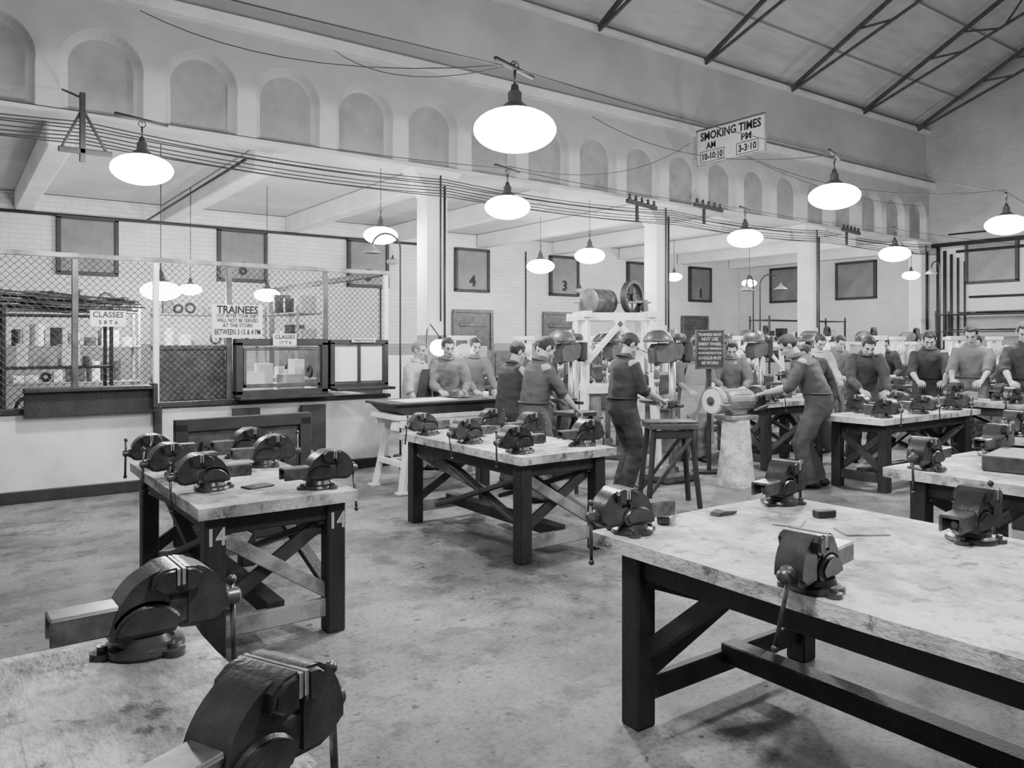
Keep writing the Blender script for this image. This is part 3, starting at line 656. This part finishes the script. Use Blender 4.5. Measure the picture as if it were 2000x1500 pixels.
def rack(x,y,rot,label,w=1.8,h=2.1,d=.45,n=5,mat=None):
    r=empty('storage_rack',label,'shelving','storage racks',(x,y,0),rot); mat=mat or m_dark
    for sx in (-1,1):
        for sy in (-1,1):
            b=B(); bx(b,(sx*(w/2-.03),sy*(d/2-.03),h/2),(.04,.04,h)); mk('upright',b,mat,r)
    for i in range(n):
        b=B(); bx(b,(0,0,.15+i*(h-.25)/(n-1)),(w,d,.025)); mk('shelf',b,mat,r)
    return r
def fill(x,y,rot,w,zs,d=.4):
    Rm=rz(rot)
    for z in zs:
        t=-w/2+.12
        while t<w/2-.2:
            ww=random.uniform(.07,.24); hh=random.uniform(.06,.30); p=Rm@V((t+ww/2,random.uniform(-.05,.05),0))
            mt=random.choice((m_signw,m_mid,m_dark,m_signg,m_rust,m_signw)); kd=random.random()
            if kd<.5:
                b=B(); bx(b,(0,0,hh/2),(ww*.9,.22,hh)); bx(b,(0,-.112,hh*.6),(ww*.5,.01,.04))
                o=mk('storage_box',b,mt,loc=(x+p.x,y+p.y,z)); lab(o,'small storage box on a shelf','box','boxes on store shelves')
            elif kd<.75:
                b=B(); q=min(ww*.5,.11); n=14; tube(b,[(q*math.cos(2*math.pi*k/n),0,q+.02+q*math.sin(2*math.pi*k/n)) for k in range(n+1)],.02,6)
                o=mk('cable_coil',b,m_dark,None,True,loc=(x+p.x,y+p.y,z)); lab(o,'dark ring-shaped coil of cable on a shelf','coil','coils on store shelves')
            else:
                q=min(ww*.4,.1)
                b=B(); rev(b,[(0,0),(q,0),(q,hh),(q*1.05,hh),(q*1.05,hh+.02),(q*.5,hh+.03),(0,hh+.03)],seg=14)
                o=mk('storage_tin',b,mt,loc=(x+p.x,y+p.y,z)); lab(o,'round tin with lid on a shelf','tin','tins on store shelves')
            o.rotation_euler=(0,0,math.radians(rot+random.uniform(-12,12))); t+=ww+.03
for (x,y,rot,w) in ((1.3,11.6,0,1.6),(3.2,12.2,0,1.6),(4.05,11.0,90,1.4)):
    rack(x,y,rot,'grey timber shelving inside the tool store',w,mat=m_midl)
    fill(x,y,rot,w,[.165+i*(2.1-.25)/4 for i in (1,2,3,4)])
b=B()
for i in range(30):
    x=random.uniform(-.4,.4); z=random.uniform(0,.18); tube(b,[(x-.5,random.uniform(-.15,.15),z+random.uniform(0,.1)),(x+.5,random.uniform(-.15,.15),z)],.012,5)
o=mk('metal_offcuts',b,m_rust,loc=(1.0,10.2,1.93)); lab(o,'tangled pile of metal rods and offcuts','metal rods'); o["kind"]="stuff"
rack(1.0,10.2,0,'dark timber rack holding loose rods',1.1,2.0,.5,4)
fill(1.0,10.2,0,1.05,[.165+i*(2.0-.25)/3 for i in (1,2)])

# signs
def sign(name,label,loc,rot,w,h,lines,board,ink,frame=None,th=.02):
    r=empty(name,label,'sign',None,loc,rot)
    b=B(); bx(b,(0,0,0),(w,th,h),bev=.003); mk('board',b,board,r)
    if frame:
        b=B(); f=.02
        for c,s in (((0,0,h/2),(w+f,th+.015,f)),((0,0,-h/2),(w+f,th+.015,f)),((-w/2,0,0),(f,th+.015,h)),((w/2,0,0),(f,th+.015,h))): bx(b,c,s,bev=.002)
        mk('frame',b,frame,r)
    lettering(r,lines,ink,R=T(0,-th/2-.004,0)); return r
s=sign('notice_sign','pale board lettered with smoking times projecting from the wall',(11.4,9.05,5.21),-90,1.5,.64,
 [('SMOKING TIMES',.21,0,.19,1.34),('AM',.17,-.42,.01,.22),('PM',.17,.36,.01,.22),('10-10·10',.17,-.40,-.185,.46),('3-3·10',.17,.38,-.185,.38)],m_signp,m_ink,m_midl)
for cx,w_ in ((-.40,.54),(.38,.46)):
    b=B()
    for c,sz in (((cx,-.012,-.18+.1),(w_,.006,.010)),((cx,-.012,-.18-.1),(w_,.006,.010)),((cx-w_/2,-.012,-.18),(.010,.006,.2)),((cx+w_/2,-.012,-.18),(.010,.006,.2))): bx(b,c,sz,bev=0)
    mk('time_border',b,m_ink,s)
b=B(); tube(b,[(-.92,0,.34),(.75,0,.34)],.012,6); mk('hanger',b,m_iron,s)
sign('notice_sign','white card warning trainees about store hours',(2.70,9.13,1.84),0,.57,.38,
 [('TRAINEES',.12,0,.13,.47),('OUT AFTER YOUR SHIFT',.06,0,.062,.48),('WILL NOT BE SERVED',.06,0,.008,.47),('AT THE STORE',.06,0,-.048,.34),('BETWEEN 3·15 & 4 PM',.09,0,-.125,.52)],m_signw,m_ink)
sign('notice_sign','small white card listing classes',(1.36,9.13,1.85),0,.34,.17,[('CLASSES',.085,0,.04,.29),('5 8 T 6',.06,0,-.04,.18)],m_signw,m_ink)
sign('notice_sign','small white card listing classes',(3.22,9.03,1.63),0,.28,.14,[('CLASSES',.065,0,.03,.24),('17 T 6',.05,0,-.035,.14)],m_signw,m_ink)
sign('notice_sign','narrow white label above the serving hatch',(4.24,9.05,1.62),0,.32,.05,[('TRADE NOTICES',.04,0,0,.28)],m_signw,m_ink)
s=sign('notice_sign','black board lettered with emery wheel safety warning',(7.5,6.26,1.51),-36,.33,.46,
 [('TRAINEES MUST',.045,0,.18,.29),('NOT USE',.055,0,.125,.2),('EMERY WHEEL',.052,0,.065,.28),('WITHOUT PERMISSION',.034,0,.01,.28),('FROM INSTRUCTOR',.038,0,-.045,.28),('GOGGLES MUST',.048,0,-.105,.28),('BE WORN',.052,0,-.165,.2)],m_leg,m_signg,m_mid)
b=B(); bx(b,(0,.03,-.85),(.05,.04,1.32)); bx(b,(0,.03,-1.49),(.4,.2,.04)); mk('post',b,m_leg,s)

r=empty('framed_panel','dark framed timber panel standing behind the bench','panel',None,(1.95,6.4,0),2)
b=B(); bx(b,(0,.0,.5),(1.0,.03,.9)); mk('panel',b,m_mid,r)
b=B()
for c,s in (((0,-.02,.96),(1.1,.06,.1)),((0,-.02,.08),(1.1,.06,.14)),((-.5,-.02,.5),(.1,.06,.95)),((.5,-.02,.5),(.1,.06,.95)),((0,-.03,.8),(.7,.04,.05)),((0,-.03,.3),(.7,.04,.05)),((-.33,-.03,.55),(.05,.04,.5)),((.33,-.03,.55),(.05,.04,.5)),((-.5,0,.02),(.3,.4,.04)),((.5,0,.02),(.3,.4,.04))): bx(b,c,s)
mk('frame',b,m_dark,r)

# ================================================================ TRAY TABLE
r=empty('tray_table','white timber table with splayed legs and dark metal tray top','table',None,(4.5,7.62,0),0)
b=B(); bx(b,(0,0,.80),(1.4,.62,.05)); bx(b,(0,-.28,.74),(1.3,.03,.09)); bx(b,(0,.28,.74),(1.3,.03,.09)); mk('table_top',b,m_white,r)
b=B()
prism(b,[(-.6,.83),(.6,.83),(.74,.95),(.72,.955),(-.72,.955),(-.74,.95)],-.3,.3)
for c,s in (((0,-.32,.945),(1.5,.04,.03)),((0,.32,.945),(1.5,.04,.03)),((-.74,0,.945),(.04,.66,.03)),((.74,0,.945),(.04,.66,.03))): bx(b,c,s)
mk('tray',b,m_dark,r)
for sx in (-1,1):
    for sy in (-1,1):
        b=B(); beam(b,(sx*.5,sy*.24,.78),(sx*.64,sy*.32,.02),.07,.07); bx(b,(sx*.65,sy*.33,.015),(.12,.1,.03)); mk('leg',b,m_white if sy<0 else m_whited,r)
    b=B(); beam(b,(sx*.6,-.29,.3),(sx*.6,.29,.3),.05,.06); mk('stretcher',b,m_white,r)
b=B(); beam(b,(-.58,0,.32),(.58,0,.32),.05,.05); mk('stretcher',b,m_white,r)
item('drawing_sheet','large sheet of paper spread on the tray table','paper',(4.3,7.62,.957),4,(.7,.4,.003),m_paper,.001)
b=B(); rev(b,[(0,.03),(.05,.028),(.10,.02),(.15,0),(.155,.004),(.105,.028),(.1,.06),(.0,.10)]); o=mk('metal_dish',b,m_mid,None,True,loc=(4.85,7.76,.958)); lab(o,'shallow dark metal dish on tray table','dish')
b=B(); rev(b,[(0,0),(.035,0),(.035,.07),(.03,.07),(.03,.01),(0,.01)]); o=mk('mug',b,m_signw,None,True,loc=(5.05,7.5,.958)); lab(o,'small pale cylindrical mug on tray table','mug')

# ================================================================ STANDS, DRILLS
def stand(loc,rot,label,h=.79,w=.46,d=.4):
    r=empty('machine_stand',label,'stand','small timber stands',loc,rot)
    b=B(); bx(b,(0,0,h-.025),(w,d,.05)); mk('stand_top',b,m_mid,r)
    for sx in (-1,1):
        for sy in (-1,1):
            b=B(); beam(b,(sx*(w/2-.05),sy*(d/2-.05),h-.05),(sx*(w/2+.02),sy*(d/2+.01),.02),.042,.042); mk('leg',b,m_leg,r)
    for sy in (-1,1):
        b=B(); beam(b,(-w/2,sy*(d/2-.01),.15),(w/2-.05,sy*(d/2-.03),h-.13),.025,.035); mk('brace',b,m_brace,r)
    b=B(); bx(b,(0,-d/2+.04,h-.10),(w-.1,.025,.08)); mk('apron',b,m_leg,r)
    return r
stand((5.68,5.24,0),-32,'dark timber work table with thin splayed braced legs',.82,.46,.36)
stand((5.45,6.38,0),10,'dark timber stand used as small work table',.86,.34,.34)
item('steel_plate','flat dark steel plate lying on the work table','steel plate',(5.69,5.25,.821),-32,(.5,.3,.02),m_rust)
def drill(loc,rot,label,s=1.):
    r=empty('drill_press',label,'drill press','pillar drilling machines',loc,rot); r.scale=(s,)*3
    b=B(); bx(b,(.05,0,.05),(.5,.38,.1),bev=.02); rev(b,[(0,.1),(.08,.1),(.065,.16),(0,.16)],seg=16); mk('base',b,m_mid,r)
    b=B(); cyl(b,(0,0,.1),(0,0,1.75),.04,16); mk('pillar',b,m_steel,r,True)
    b=B(); rev(b,[(0,.88),(.05,.88),(.18,.91),(.2,.92),(.2,.945),(0,.945)],T(.26,0,0)); bx(b,(.06,0,.89),(.2,.12,.1),bev=.02); cyl(b,(.0,.05,.87),(.0,.16,.87),.02,8); mk('table',b,m_mid,r)
    b=B(); prism(b,[(-.1,1.4),(.16,1.36),(.34,1.36),(.36,1.52),(.3,1.58),(-.1,1.6),(-.14,1.55)],-.07,.07,.02); mk('head',b,m_mid,r,ang=35)
    b=B(); rev(b,[(.0,1.6),(.17,1.6),(.175,1.62),(.165,1.65),(.12,1.71),(.05,1.74),(0,1.74)],T(.24,0,0)); rev(b,[(.0,1.62),(.1,1.62),(.105,1.66),(.08,1.7),(0,1.71)],T(-.08,0,0)); bx(b,(.08,0,1.65),(.3,.1,.05),bev=.02); mk('pulley_guard',b,m_mid,r,ang=35)
    b=B(); cyl(b,(-.24,0,1.38),(-.24,0,1.60),.08,16); cyl(b,(-.24,0,1.36),(-.24,0,1.38),.05,12); bx(b,(-.13,0,1.5),(.14,.08,.1)); mk('motor',b,m_dark,r,ang=35)
    b=B(); cyl(b,(.26,0,1.18),(.26,0,1.38),.035,14); cyl(b,(.26,0,1.10),(.26,0,1.19),.027,12,r2=.034); cyl(b,(.26,0,.98),(.26,0,1.1),.007,8); mk('spindle',b,m_steel,r,True)
    b=B(); cyl(b,(.2,-.07,1.46),(.2,-.16,1.46),.03,12)
    for a in (20,140,260):
        c=V((.2,-.15,1.46)); e=c+V((math.cos(math.radians(a))*.2,-.03,math.sin(math.radians(a))*.2)); tube(b,[c,e],.007,8); ell(b,e,(.018,.018,.018),seg=8)
    mk('feed_lever',b,m_steel,r,True)
    return r
drill((6.80,6.22,0),180,'floor drilling machine with round table and pulley guard')
d0=drill((6.1,7.2,0),200,'floor drilling machine beside white frame')
for (x,y,a) in ((8.0,8.6,215),(11.0,9.3,200),(12.0,9.5,180),(13.9,9.1,210),(7.55,7.9,200),(9.9,7.3,190)): dup(d0,(x,y,0),a,'floor drilling machine in the rear rows')
r=bf=empty('belt_drive_frame','white timber frame carrying belt drum and flywheel','belt drive','belt drive frames',(6.98,7.40,0),-28)
for sx in (-1,1):
    for sy in (-1,1):
        b=B(); beam(b,(sx*.42,sy*.25,1.95),(sx*.48,sy*.33,0.0),.09,.09); mk('post',b,m_white,r)
    b=B(); beam(b,(sx*.42,-.36,1.95),(sx*.42,.36,1.95),.1,.08); mk('cap_beam',b,m_white,r)
for sy in (-1,1):
    b=B(); bx(b,(0,sy*.27,1.92),(1.12,.07,.1)); mk('cross_beam',b,m_white,r)
    b=B(); bx(b,(0,sy*.30,1.0),(1.0,.06,.09)); mk('cross_beam',b,m_white,r)
b=B(); beam(b,(-.05,-.3,1.88),(.42,-.3,1.35),.05,.07); mk('brace',b,m_white,r)
b=B(); beam(b,(.05,-.3,1.88),(-.42,-.3,1.35),.05,.07); mk('brace',b,m_white,r)
b=B(); cyl(b,(-.52,0,2.12),(.5,0,2.12),.02,10); mk('shaft',b,m_steel,r,True)
b=B(); rev(b,[(0,-.2),(.14,-.2),(.165,-.19),(.165,-.07),(.15,-.06),(.15,-.05),(.165,-.04),(.165,.06),(.15,.07),(.15,.08),(.165,.09),(.165,.19),(.14,.2),(0,.2)],T(-.2,0,2.12)@rz(35)@ry(90),28); mk('belt_drum',b,m_mid,r,ang=35)
def wheel(bm,R,w,Mx,spokes=5,rim=.025,hub=.03):
    rev(bm,[(R-rim,-w/2),(R,-w/2),(R,w/2),(R-rim,w/2),(R-rim,-w/2)],Mx,28); rev(bm,[(0,-w/2),(hub,-w/2),(hub,w/2),(0,w/2)],Mx,12)
    for i in range(spokes):
        a=2*math.pi*i/spokes; tube(bm,[Mx@V((0,0,0)),Mx@V((math.cos(a)*(R-rim*.5),math.sin(a)*(R-rim*.5),0))],.012,6)
b=B(); wheel(b,.22,.08,T(.25,0,2.18)@rz(-50)@ry(90),6,.04,.05); mk('flywheel',b,m_dark,r)
for sx in (-1,1):
    b=B(); prism(b,[(-.08,1.97),(.08,1.97),(.04,2.1),(.03,2.15),(-.03,2.15),(-.04,2.1)],-.03,.03,.004,T(sx*.42,0,0)@rz(90)); mk('bearing_block',b,m_mid,r)
for (x,y,a) in ((12.9,9.6,-10),(14.9,9.55,-20),(16.6,9.4,0),(18.3,9.3,0)):
    c=dup(bf,(x,y,0),a); c.scale=(.95,.95,.80)
# grinder
r=empty('pedestal_grinder','double-ended grinder on chipped white stone pedestal','grinder',None,(7.18,5.62,0),-8); r.scale=(1.15,1.15,1.02)
b=B(); tube(b,[(0,0,0),(0,0,.1),(0,0,.4),(0,0,.68),(0,0,.72)],[(.22,.2),(.20,.185),(.165,.155),(.15,.14),(.145,.14)],8,ref=(1,.4,0))
bmesh.ops.subdivide_edges(b,edges=b.edges[:],cuts=2,use_grid_fill=True)
for v in b.verts:
    k=noise.noise(v.co*9)*.018; v.co.x*=1+k*3; v.co.y*=1+k*3
mk('pedestal',b,m_stone,r)
b=B(); bx(b,(0,0,.745),(.34,.26,.05),bev=.01); bx(b,(0,0,.80),(.18,.16,.08),bev=.02); mk('mounting_plate',b,m_midl,r)
b=B(); rev(b,[(0,-.2),(.05,-.2),(.07,-.17),(.11,-.16),(.125,-.13),(.125,.13),(.11,.16),(.07,.17),(.05,.2),(0,.2)],T(0,0,.93)@ry(90),24)
for i in range(10):
    a=2*math.pi*i/10; bx(b,(0,math.cos(a)*.125,.93+math.sin(a)*.125),(.24,.012,.012),Matrix.Rotation(a,4,'X'),bev=0)
mk('motor',b,m_midl,r,ang=35)
for sx in (-1,1):
    b=B(); rev(b,[(0,-.022),(.035,-.022),(.13,-.02),(.135,-.015),(.135,.015),(.13,.02),(.05,.022)],T(sx*.30,0,.93)@ry(90*sx),28); mk('grinding_wheel',b,m_wheel if sx<0 else m_mid,r,ang=35)
    b=B(); rev(b,[(.05,.02),(.048,.032),(.025,.034),(.02,.05),(0,.05)],T(sx*.30,0,.93)@ry(90*sx),20); mk('flange_nut',b,m_mid,r,ang=35)
    b=B(); n=14
    pts=[(sx*.28,math.cos(math.pi*(k/n)*1.1-.3)*.15,.93+math.sin(math.pi*(k/n)*1.1-.3)*.15) for k in range(n+1)]
    tube(b,pts,[(.035,.008)]*(n+1),6,ref=(1,0,0)); mk('wheel_guard',b,m_midl,r)
    b=B(); bx(b,(sx*.30,-.17,.9),(.1,.06,.015)); beam(b,(sx*.30,-.17,.9),(sx*.14,-.1,.82),.03,.02); mk('tool_rest',b,m_steel,r)

# ================================================================ LATHES
r=l0=empty('lathe','small grey lathe with white countershaft frame','lathe','rows of lathes',(9.0,8.1,0),10)
for sx in (-.6,.6):
    b=B(); prism(b,[(sx-.17,0),(sx+.17,0),(sx+.12,.08),(sx+.1,.66),(sx-.1,.66),(sx-.12,.08)],-.18,.18,.01); mk('pedestal',b,m_midl,r)
b=B(); bx(b,(0,0,.74),(1.7,.22,.16),bev=.01); bx(b,(0,.07,.83),(1.7,.03,.03)); bx(b,(0,-.07,.83),(1.7,.03,.03)); bx(b,(0,-.02,.64),(1.6,.5,.03)); mk('bed',b,m_midl,r)
b=B(); bx(b,(-.6,0,1.0),(.4,.28,.32),bev=.04); rev(b,[(0,0),(.14,0),(.14,.05),(.11,.06),(.11,.1),(.08,.11),(.08,.15),(0,.15)],T(-.98,0,1.02)@ry(90),20); mk('headstock',b,m_mid,r)
b=B(); cyl(b,(-.4,0,1.02),(-.3,0,1.02),.1,20); cyl(b,(-.3,0,1.02),(.2,0,1.02),.02,10); mk('chuck',b,m_steel,r)
b=B(); prism(b,[(.5,.84),(.74,.84),(.7,.95),(.72,1.08),(.52,1.08),(.54,.95)],-.07,.07,.01); cyl(b,(.3,0,1.02),(.55,0,1.02),.02,10); wheel(b,.08,.02,T(.78,0,1.02)@ry(90),4,.015,.02); mk('tailstock',b,m_mid,r)
b=B(); bx(b,(.02,-.05,.88),(.26,.36,.07),bev=.01); bx(b,(.02,-.22,.76),(.26,.06,.2),bev=.01); bx(b,(.02,-.05,.96),(.1,.14,.1)); wheel(b,.08,.02,T(-.03,-.28,.76)@rx(90),4,.015,.02); mk('carriage',b,m_mid,r)
b=B(); bx(b,(-.55,.15,1.32),(.07,.07,.7)); bx(b,(-.15,.15,1.32),(.07,.07,.7)); bx(b,(-.35,.15,1.66),(.6,.09,.07)); rev(b,[(0,-.1),(.07,-.1),(.07,-.04),(.1,-.03),(.1,.03),(.12,.04),(.12,.1),(0,.1)],T(-.35,.15,1.45)@ry(90),18); mk('countershaft_frame',b,m_white,r)
for (x,y,a) in ((11.4,8.3,0),(10.4,10.9,-10),(12.3,6.5,0),(13.6,8.3,10),(14.7,6.3,-5),(15.8,8.0,5),(16.8,6.6,0),(17.9,7.9,0),(15.3,4.9,0),(8.6,11.0,20),(6.9,10.3,15),(18.9,5.4,90),(17.4,4.6,0)):
    dup(l0,(x,y,0),a)
for (x,y,w,h,m_) in ((6.9,12.5,.9,1.35,m_signw),(8.3,13.4,1.2,1.5,m_midl),(9.7,14.3,1.0,1.4,m_mid),(12.0,13.5,1.6,1.3,m_mid),(15.2,13.4,1.6,1.4,m_midl)):
    r=empty('cupboard','painted steel cupboard by the rear wall','cupboard','cupboards along the rear bay',(x,y,0))
    b=B(); bx(b,(0,0,h/2),(w,.5,h),bev=.01); mk('body',b,m_,r)
    for sx in (-1,1):
        b=B(); bx(b,(sx*w/4,-.26,h/2),(w/2-.04,.02,h-.12)); mk('cupboard_door',b,m_,r)
        b=B(); cyl(b,(sx*.05,-.275,h*.55),(sx*.05,-.31,h*.55),.015,8); mk('knob',b,m_iron,r)
rk=rack(19.95,6.6,90,'long dark bar stock rack against the end wall',5.6,2.35,.7,6)
for z in [.17+i*.42 for i in range(6)]:
    for k in range(8):
        b=B(); L_=random.uniform(2.5,4.8); tube(b,[(0,-L_/2,0),(0,L_/2,0)],random.uniform(.015,.028),8)
        o=mk('metal_bar',b,random.choice((m_rust,m_steel,m_mid)),None,True,loc=(19.72+.065*k,6.6+random.uniform(-.3,.3),z+.03)); lab(o,'long round metal bar stored on a rack','metal bar','bar stock on the rack')
rack(17.0,11.4,0,'dark shelving rack standing in rear bay',3.2,2.2,.6,5)
fill(17.0,11.4,0,3.2,[.165+i*(2.2-.25)/4 for i in (1,2,3)])
rack(19.95,1.6,90,'dark timber rack against the end wall',3.6,2.2,.6,5); fill(19.9,1.6,-90,3.5,[.165+i*(2.2-.25)/4 for i in (1,2,3,4)])

# ================================================================ CABLES, PIPES, BRACKETS
def cable(pts,label='thin black electric cable slung across the hall',r=.009,sag=.15,n=10):
    P=[]
    for a,c in zip(pts[:-1],pts[1:]):
        a=V(a);c=V(c)
        for k in range(n):
            t=k/n; P.append(a.lerp(c,t)-V((0,0,sag*4*t*(1-t))))
    P.append(V(pts[-1])); b=B(); tube(b,P,r,5); lab(mk('cable',b,m_cable,None,True),label,'cable','overhead cables')
for i in range(7):
    z=4.05-i*.045; y=9.72-.02*i
    cable([(-2.9,y-.1,z+.02*random.random()),(1.2,y,z-.02),(5.84,y-.02,z-.10),(10.62,y,z-.08),(15.4,y,z-.05),(20.3,y,z)],sag=.05+.04*random.random(),r=.008)
for pts,s in (([(-2.9,7.7,3.7),(1.42,7.68,3.62),(5.27,7.37,3.62),(9.8,7.5,3.62),(13.74,7.28,3.62),(20.55,7.3,3.8)],.04),([(-2.9,4.7,3.7),(3.37,4.62,3.62),(7.72,4.75,3.62),(11.85,4.71,3.67),(17.6,5.5,3.62),(20.55,5.4,3.8)],.04),
   ([(3.37,4.62,3.65),(4.2,9.85,5.5)],.2),([(7.72,4.75,3.62),(8.8,9.85,5.4)],.3),([(3.37,4.62,3.65),(1.8,9.85,5.45)],.25),([(11.85,4.71,3.7),(13,9.85,5.3)],.3),([(11.6,9.8,5.5),(19.8,9.8,5.0)],.3),([(11.2,9.8,5.3),(5.27,7.37,3.65)],.3)):
    cable(pts,sag=s,r=.005)
def bracket(x,y,z,rot=0):
    r=empty('insulator_bracket','dark iron cross-arm bracket with small insulators','bracket','cable brackets',(x,y,z),rot)
    b=B(); bx(b,(0,0,0),(1.0,.06,.07)); bx(b,(0,.1,-.12),(.05,.05,.35)); mk('arm',b,m_iron,r)
    for k in range(5):
        b=B(); rev(b,[(0,.03),(.02,.03),(.035,.05),(.02,.07),(.03,.09),(.015,.12),(0,.125)],T(-.42+.21*k,0,0),10); mk('insulator',b,m_iron,r)
    return r
bracket(9.75,9.62,3.98,15); bracket(11.5,9.62,4.1,10); bracket(16.3,9.62,4.05,10)
r=empty('wall_bracket','dark triangular iron bracket carrying cables','bracket',None,(1.02,8.3,0))
b=B(); beam(b,(0,0,3.3),(0,0,3.95),.05,.05); beam(b,(-.2,0,3.4),(.25,0,3.4),.05,.05); beam(b,(-.17,0,3.42),(0,0,3.8),.025,.025); beam(b,(.2,0,3.42),(0,0,3.8),.025,.025); tube(b,[(0,0,3.9),(0,1.6,4.4)],.012,6); mk('iron_frame',b,m_iron,r)
def pipe(pts,r=.03,label='dark painted conduit pipe fixed to the wall'):
    b=B(); tube(b,pts,r,8); lab(mk('pipe',b,m_iron,None,True),label,'pipe','wall pipes')
pipe([(-2,15.95,3.86),(9.5,15.95,3.86)],.03); pipe([(7.9,15.97,3.9),(7.9,15.97,0.0)],.02); pipe([(12.0,15.97,3.9),(12,15.97,0)],.02); pipe([(16.9,15.96,3.9),(16.9,15.96,0)],.025)
pipe([(3,9.8,3.88),(3,15.9,3.86)],.02)
for i in range(5): pipe([(20.54,9.75-.16*i,0),(20.54,9.75-.16*i,4.0-.1*i)],.045-.005*i)
for a,c,rr in (((20.53,9.9,4.05),(20.53,-2,4.05),.05),((20.53,9.3,3.85),(20.53,-2,3.85),.035),((20.53,7.6,3.0),(20.53,-2,3.05),.03),((20.53,9.0,2.7),(20.53,5,2.7),.03),((20.55,9.5,4.3),(20.55,-2,4.2),.02)): pipe([a,c],rr)
def gooseneck(x,y,z,rot):
    r=empty('gooseneck_lamp','dark swan-neck lamp with small conical shade','lamp','swan-neck lamps',(x,y,0),rot)
    b=B(); n=10; tube(b,[(0,0,.02),(0,0,z)]+[(.2-.2*math.cos(math.pi*k/n),0,z+.2*math.sin(math.pi*k/n)) for k in range(1,n+1)],.014,8); rev(b,[(0,0),(.1,0),(.1,.03),(0,.03)],None,12); mk('arm',b,m_iron,r,True)
    b=B(); rev(b,[(0,.08),(.02,.08),(.03,.04),(.13,-.04),(.125,-.045),(.02,.03),(0,.04)],T(.4,0,z-.04),18); mk('lamp_shade',b,m_midl,r,True)
    return r
gooseneck(12.0,9.0,2.6,200); gooseneck(12.2,9.0,2.65,-30); gooseneck(18.2,8.6,3.2,180); gooseneck(5.1,9.7,2.9,170)
r=empty('task_lamp','glowing bare task lamp on a machine arm','lamp',None,(5.38,9.45,0),0)
b=B(); tube(b,[(0,0,0),(0,0,1.75),(.05,0,1.85),(.15,-.05,1.7),(.17,-.06,1.6)],.012,8); rev(b,[(0,0),(.12,0),(.12,.02),(0,.03)],None,16); mk('arm',b,m_iron,r,True)
b=B(); rev(b,[(0,.08),(.025,.08),(.04,.04),(.1,-.03),(.09,-.03),(.02,.04)],T(.17,-.06,1.60),16); mk('lamp_shade',b,m_iron,r,True)
b=B(); ell(b,(.17,-.06,1.52),(.14,.14,.12)); mk('bulb',b,m_emit2,r,True)
plight((5.55,9.2,1.38),25,.06)
flush_text()

# ================================================================ WORLD & CAMERA
w=bpy.data.worlds.new('hall_ambient'); bpy.context.scene.world=w; w.use_nodes=True
w.node_tree.nodes['Background'].inputs[0].default_value=(.8,.8,.8,1); w.node_tree.nodes['Background'].inputs[1].default_value=.4
cam=bpy.data.cameras.new('camera'); co=bpy.data.objects.new('camera',cam); COL.objects.link(co)
cam.sensor_width=36; cam.lens=1520/2000*36; cam.shift_y=-.0425; cam.clip_start=.05; cam.clip_end=100
co.location=(0,0,1.62); co.rotation_euler=(math.radians(90),0,math.radians(-35.9))
bpy.context.scene.camera=co
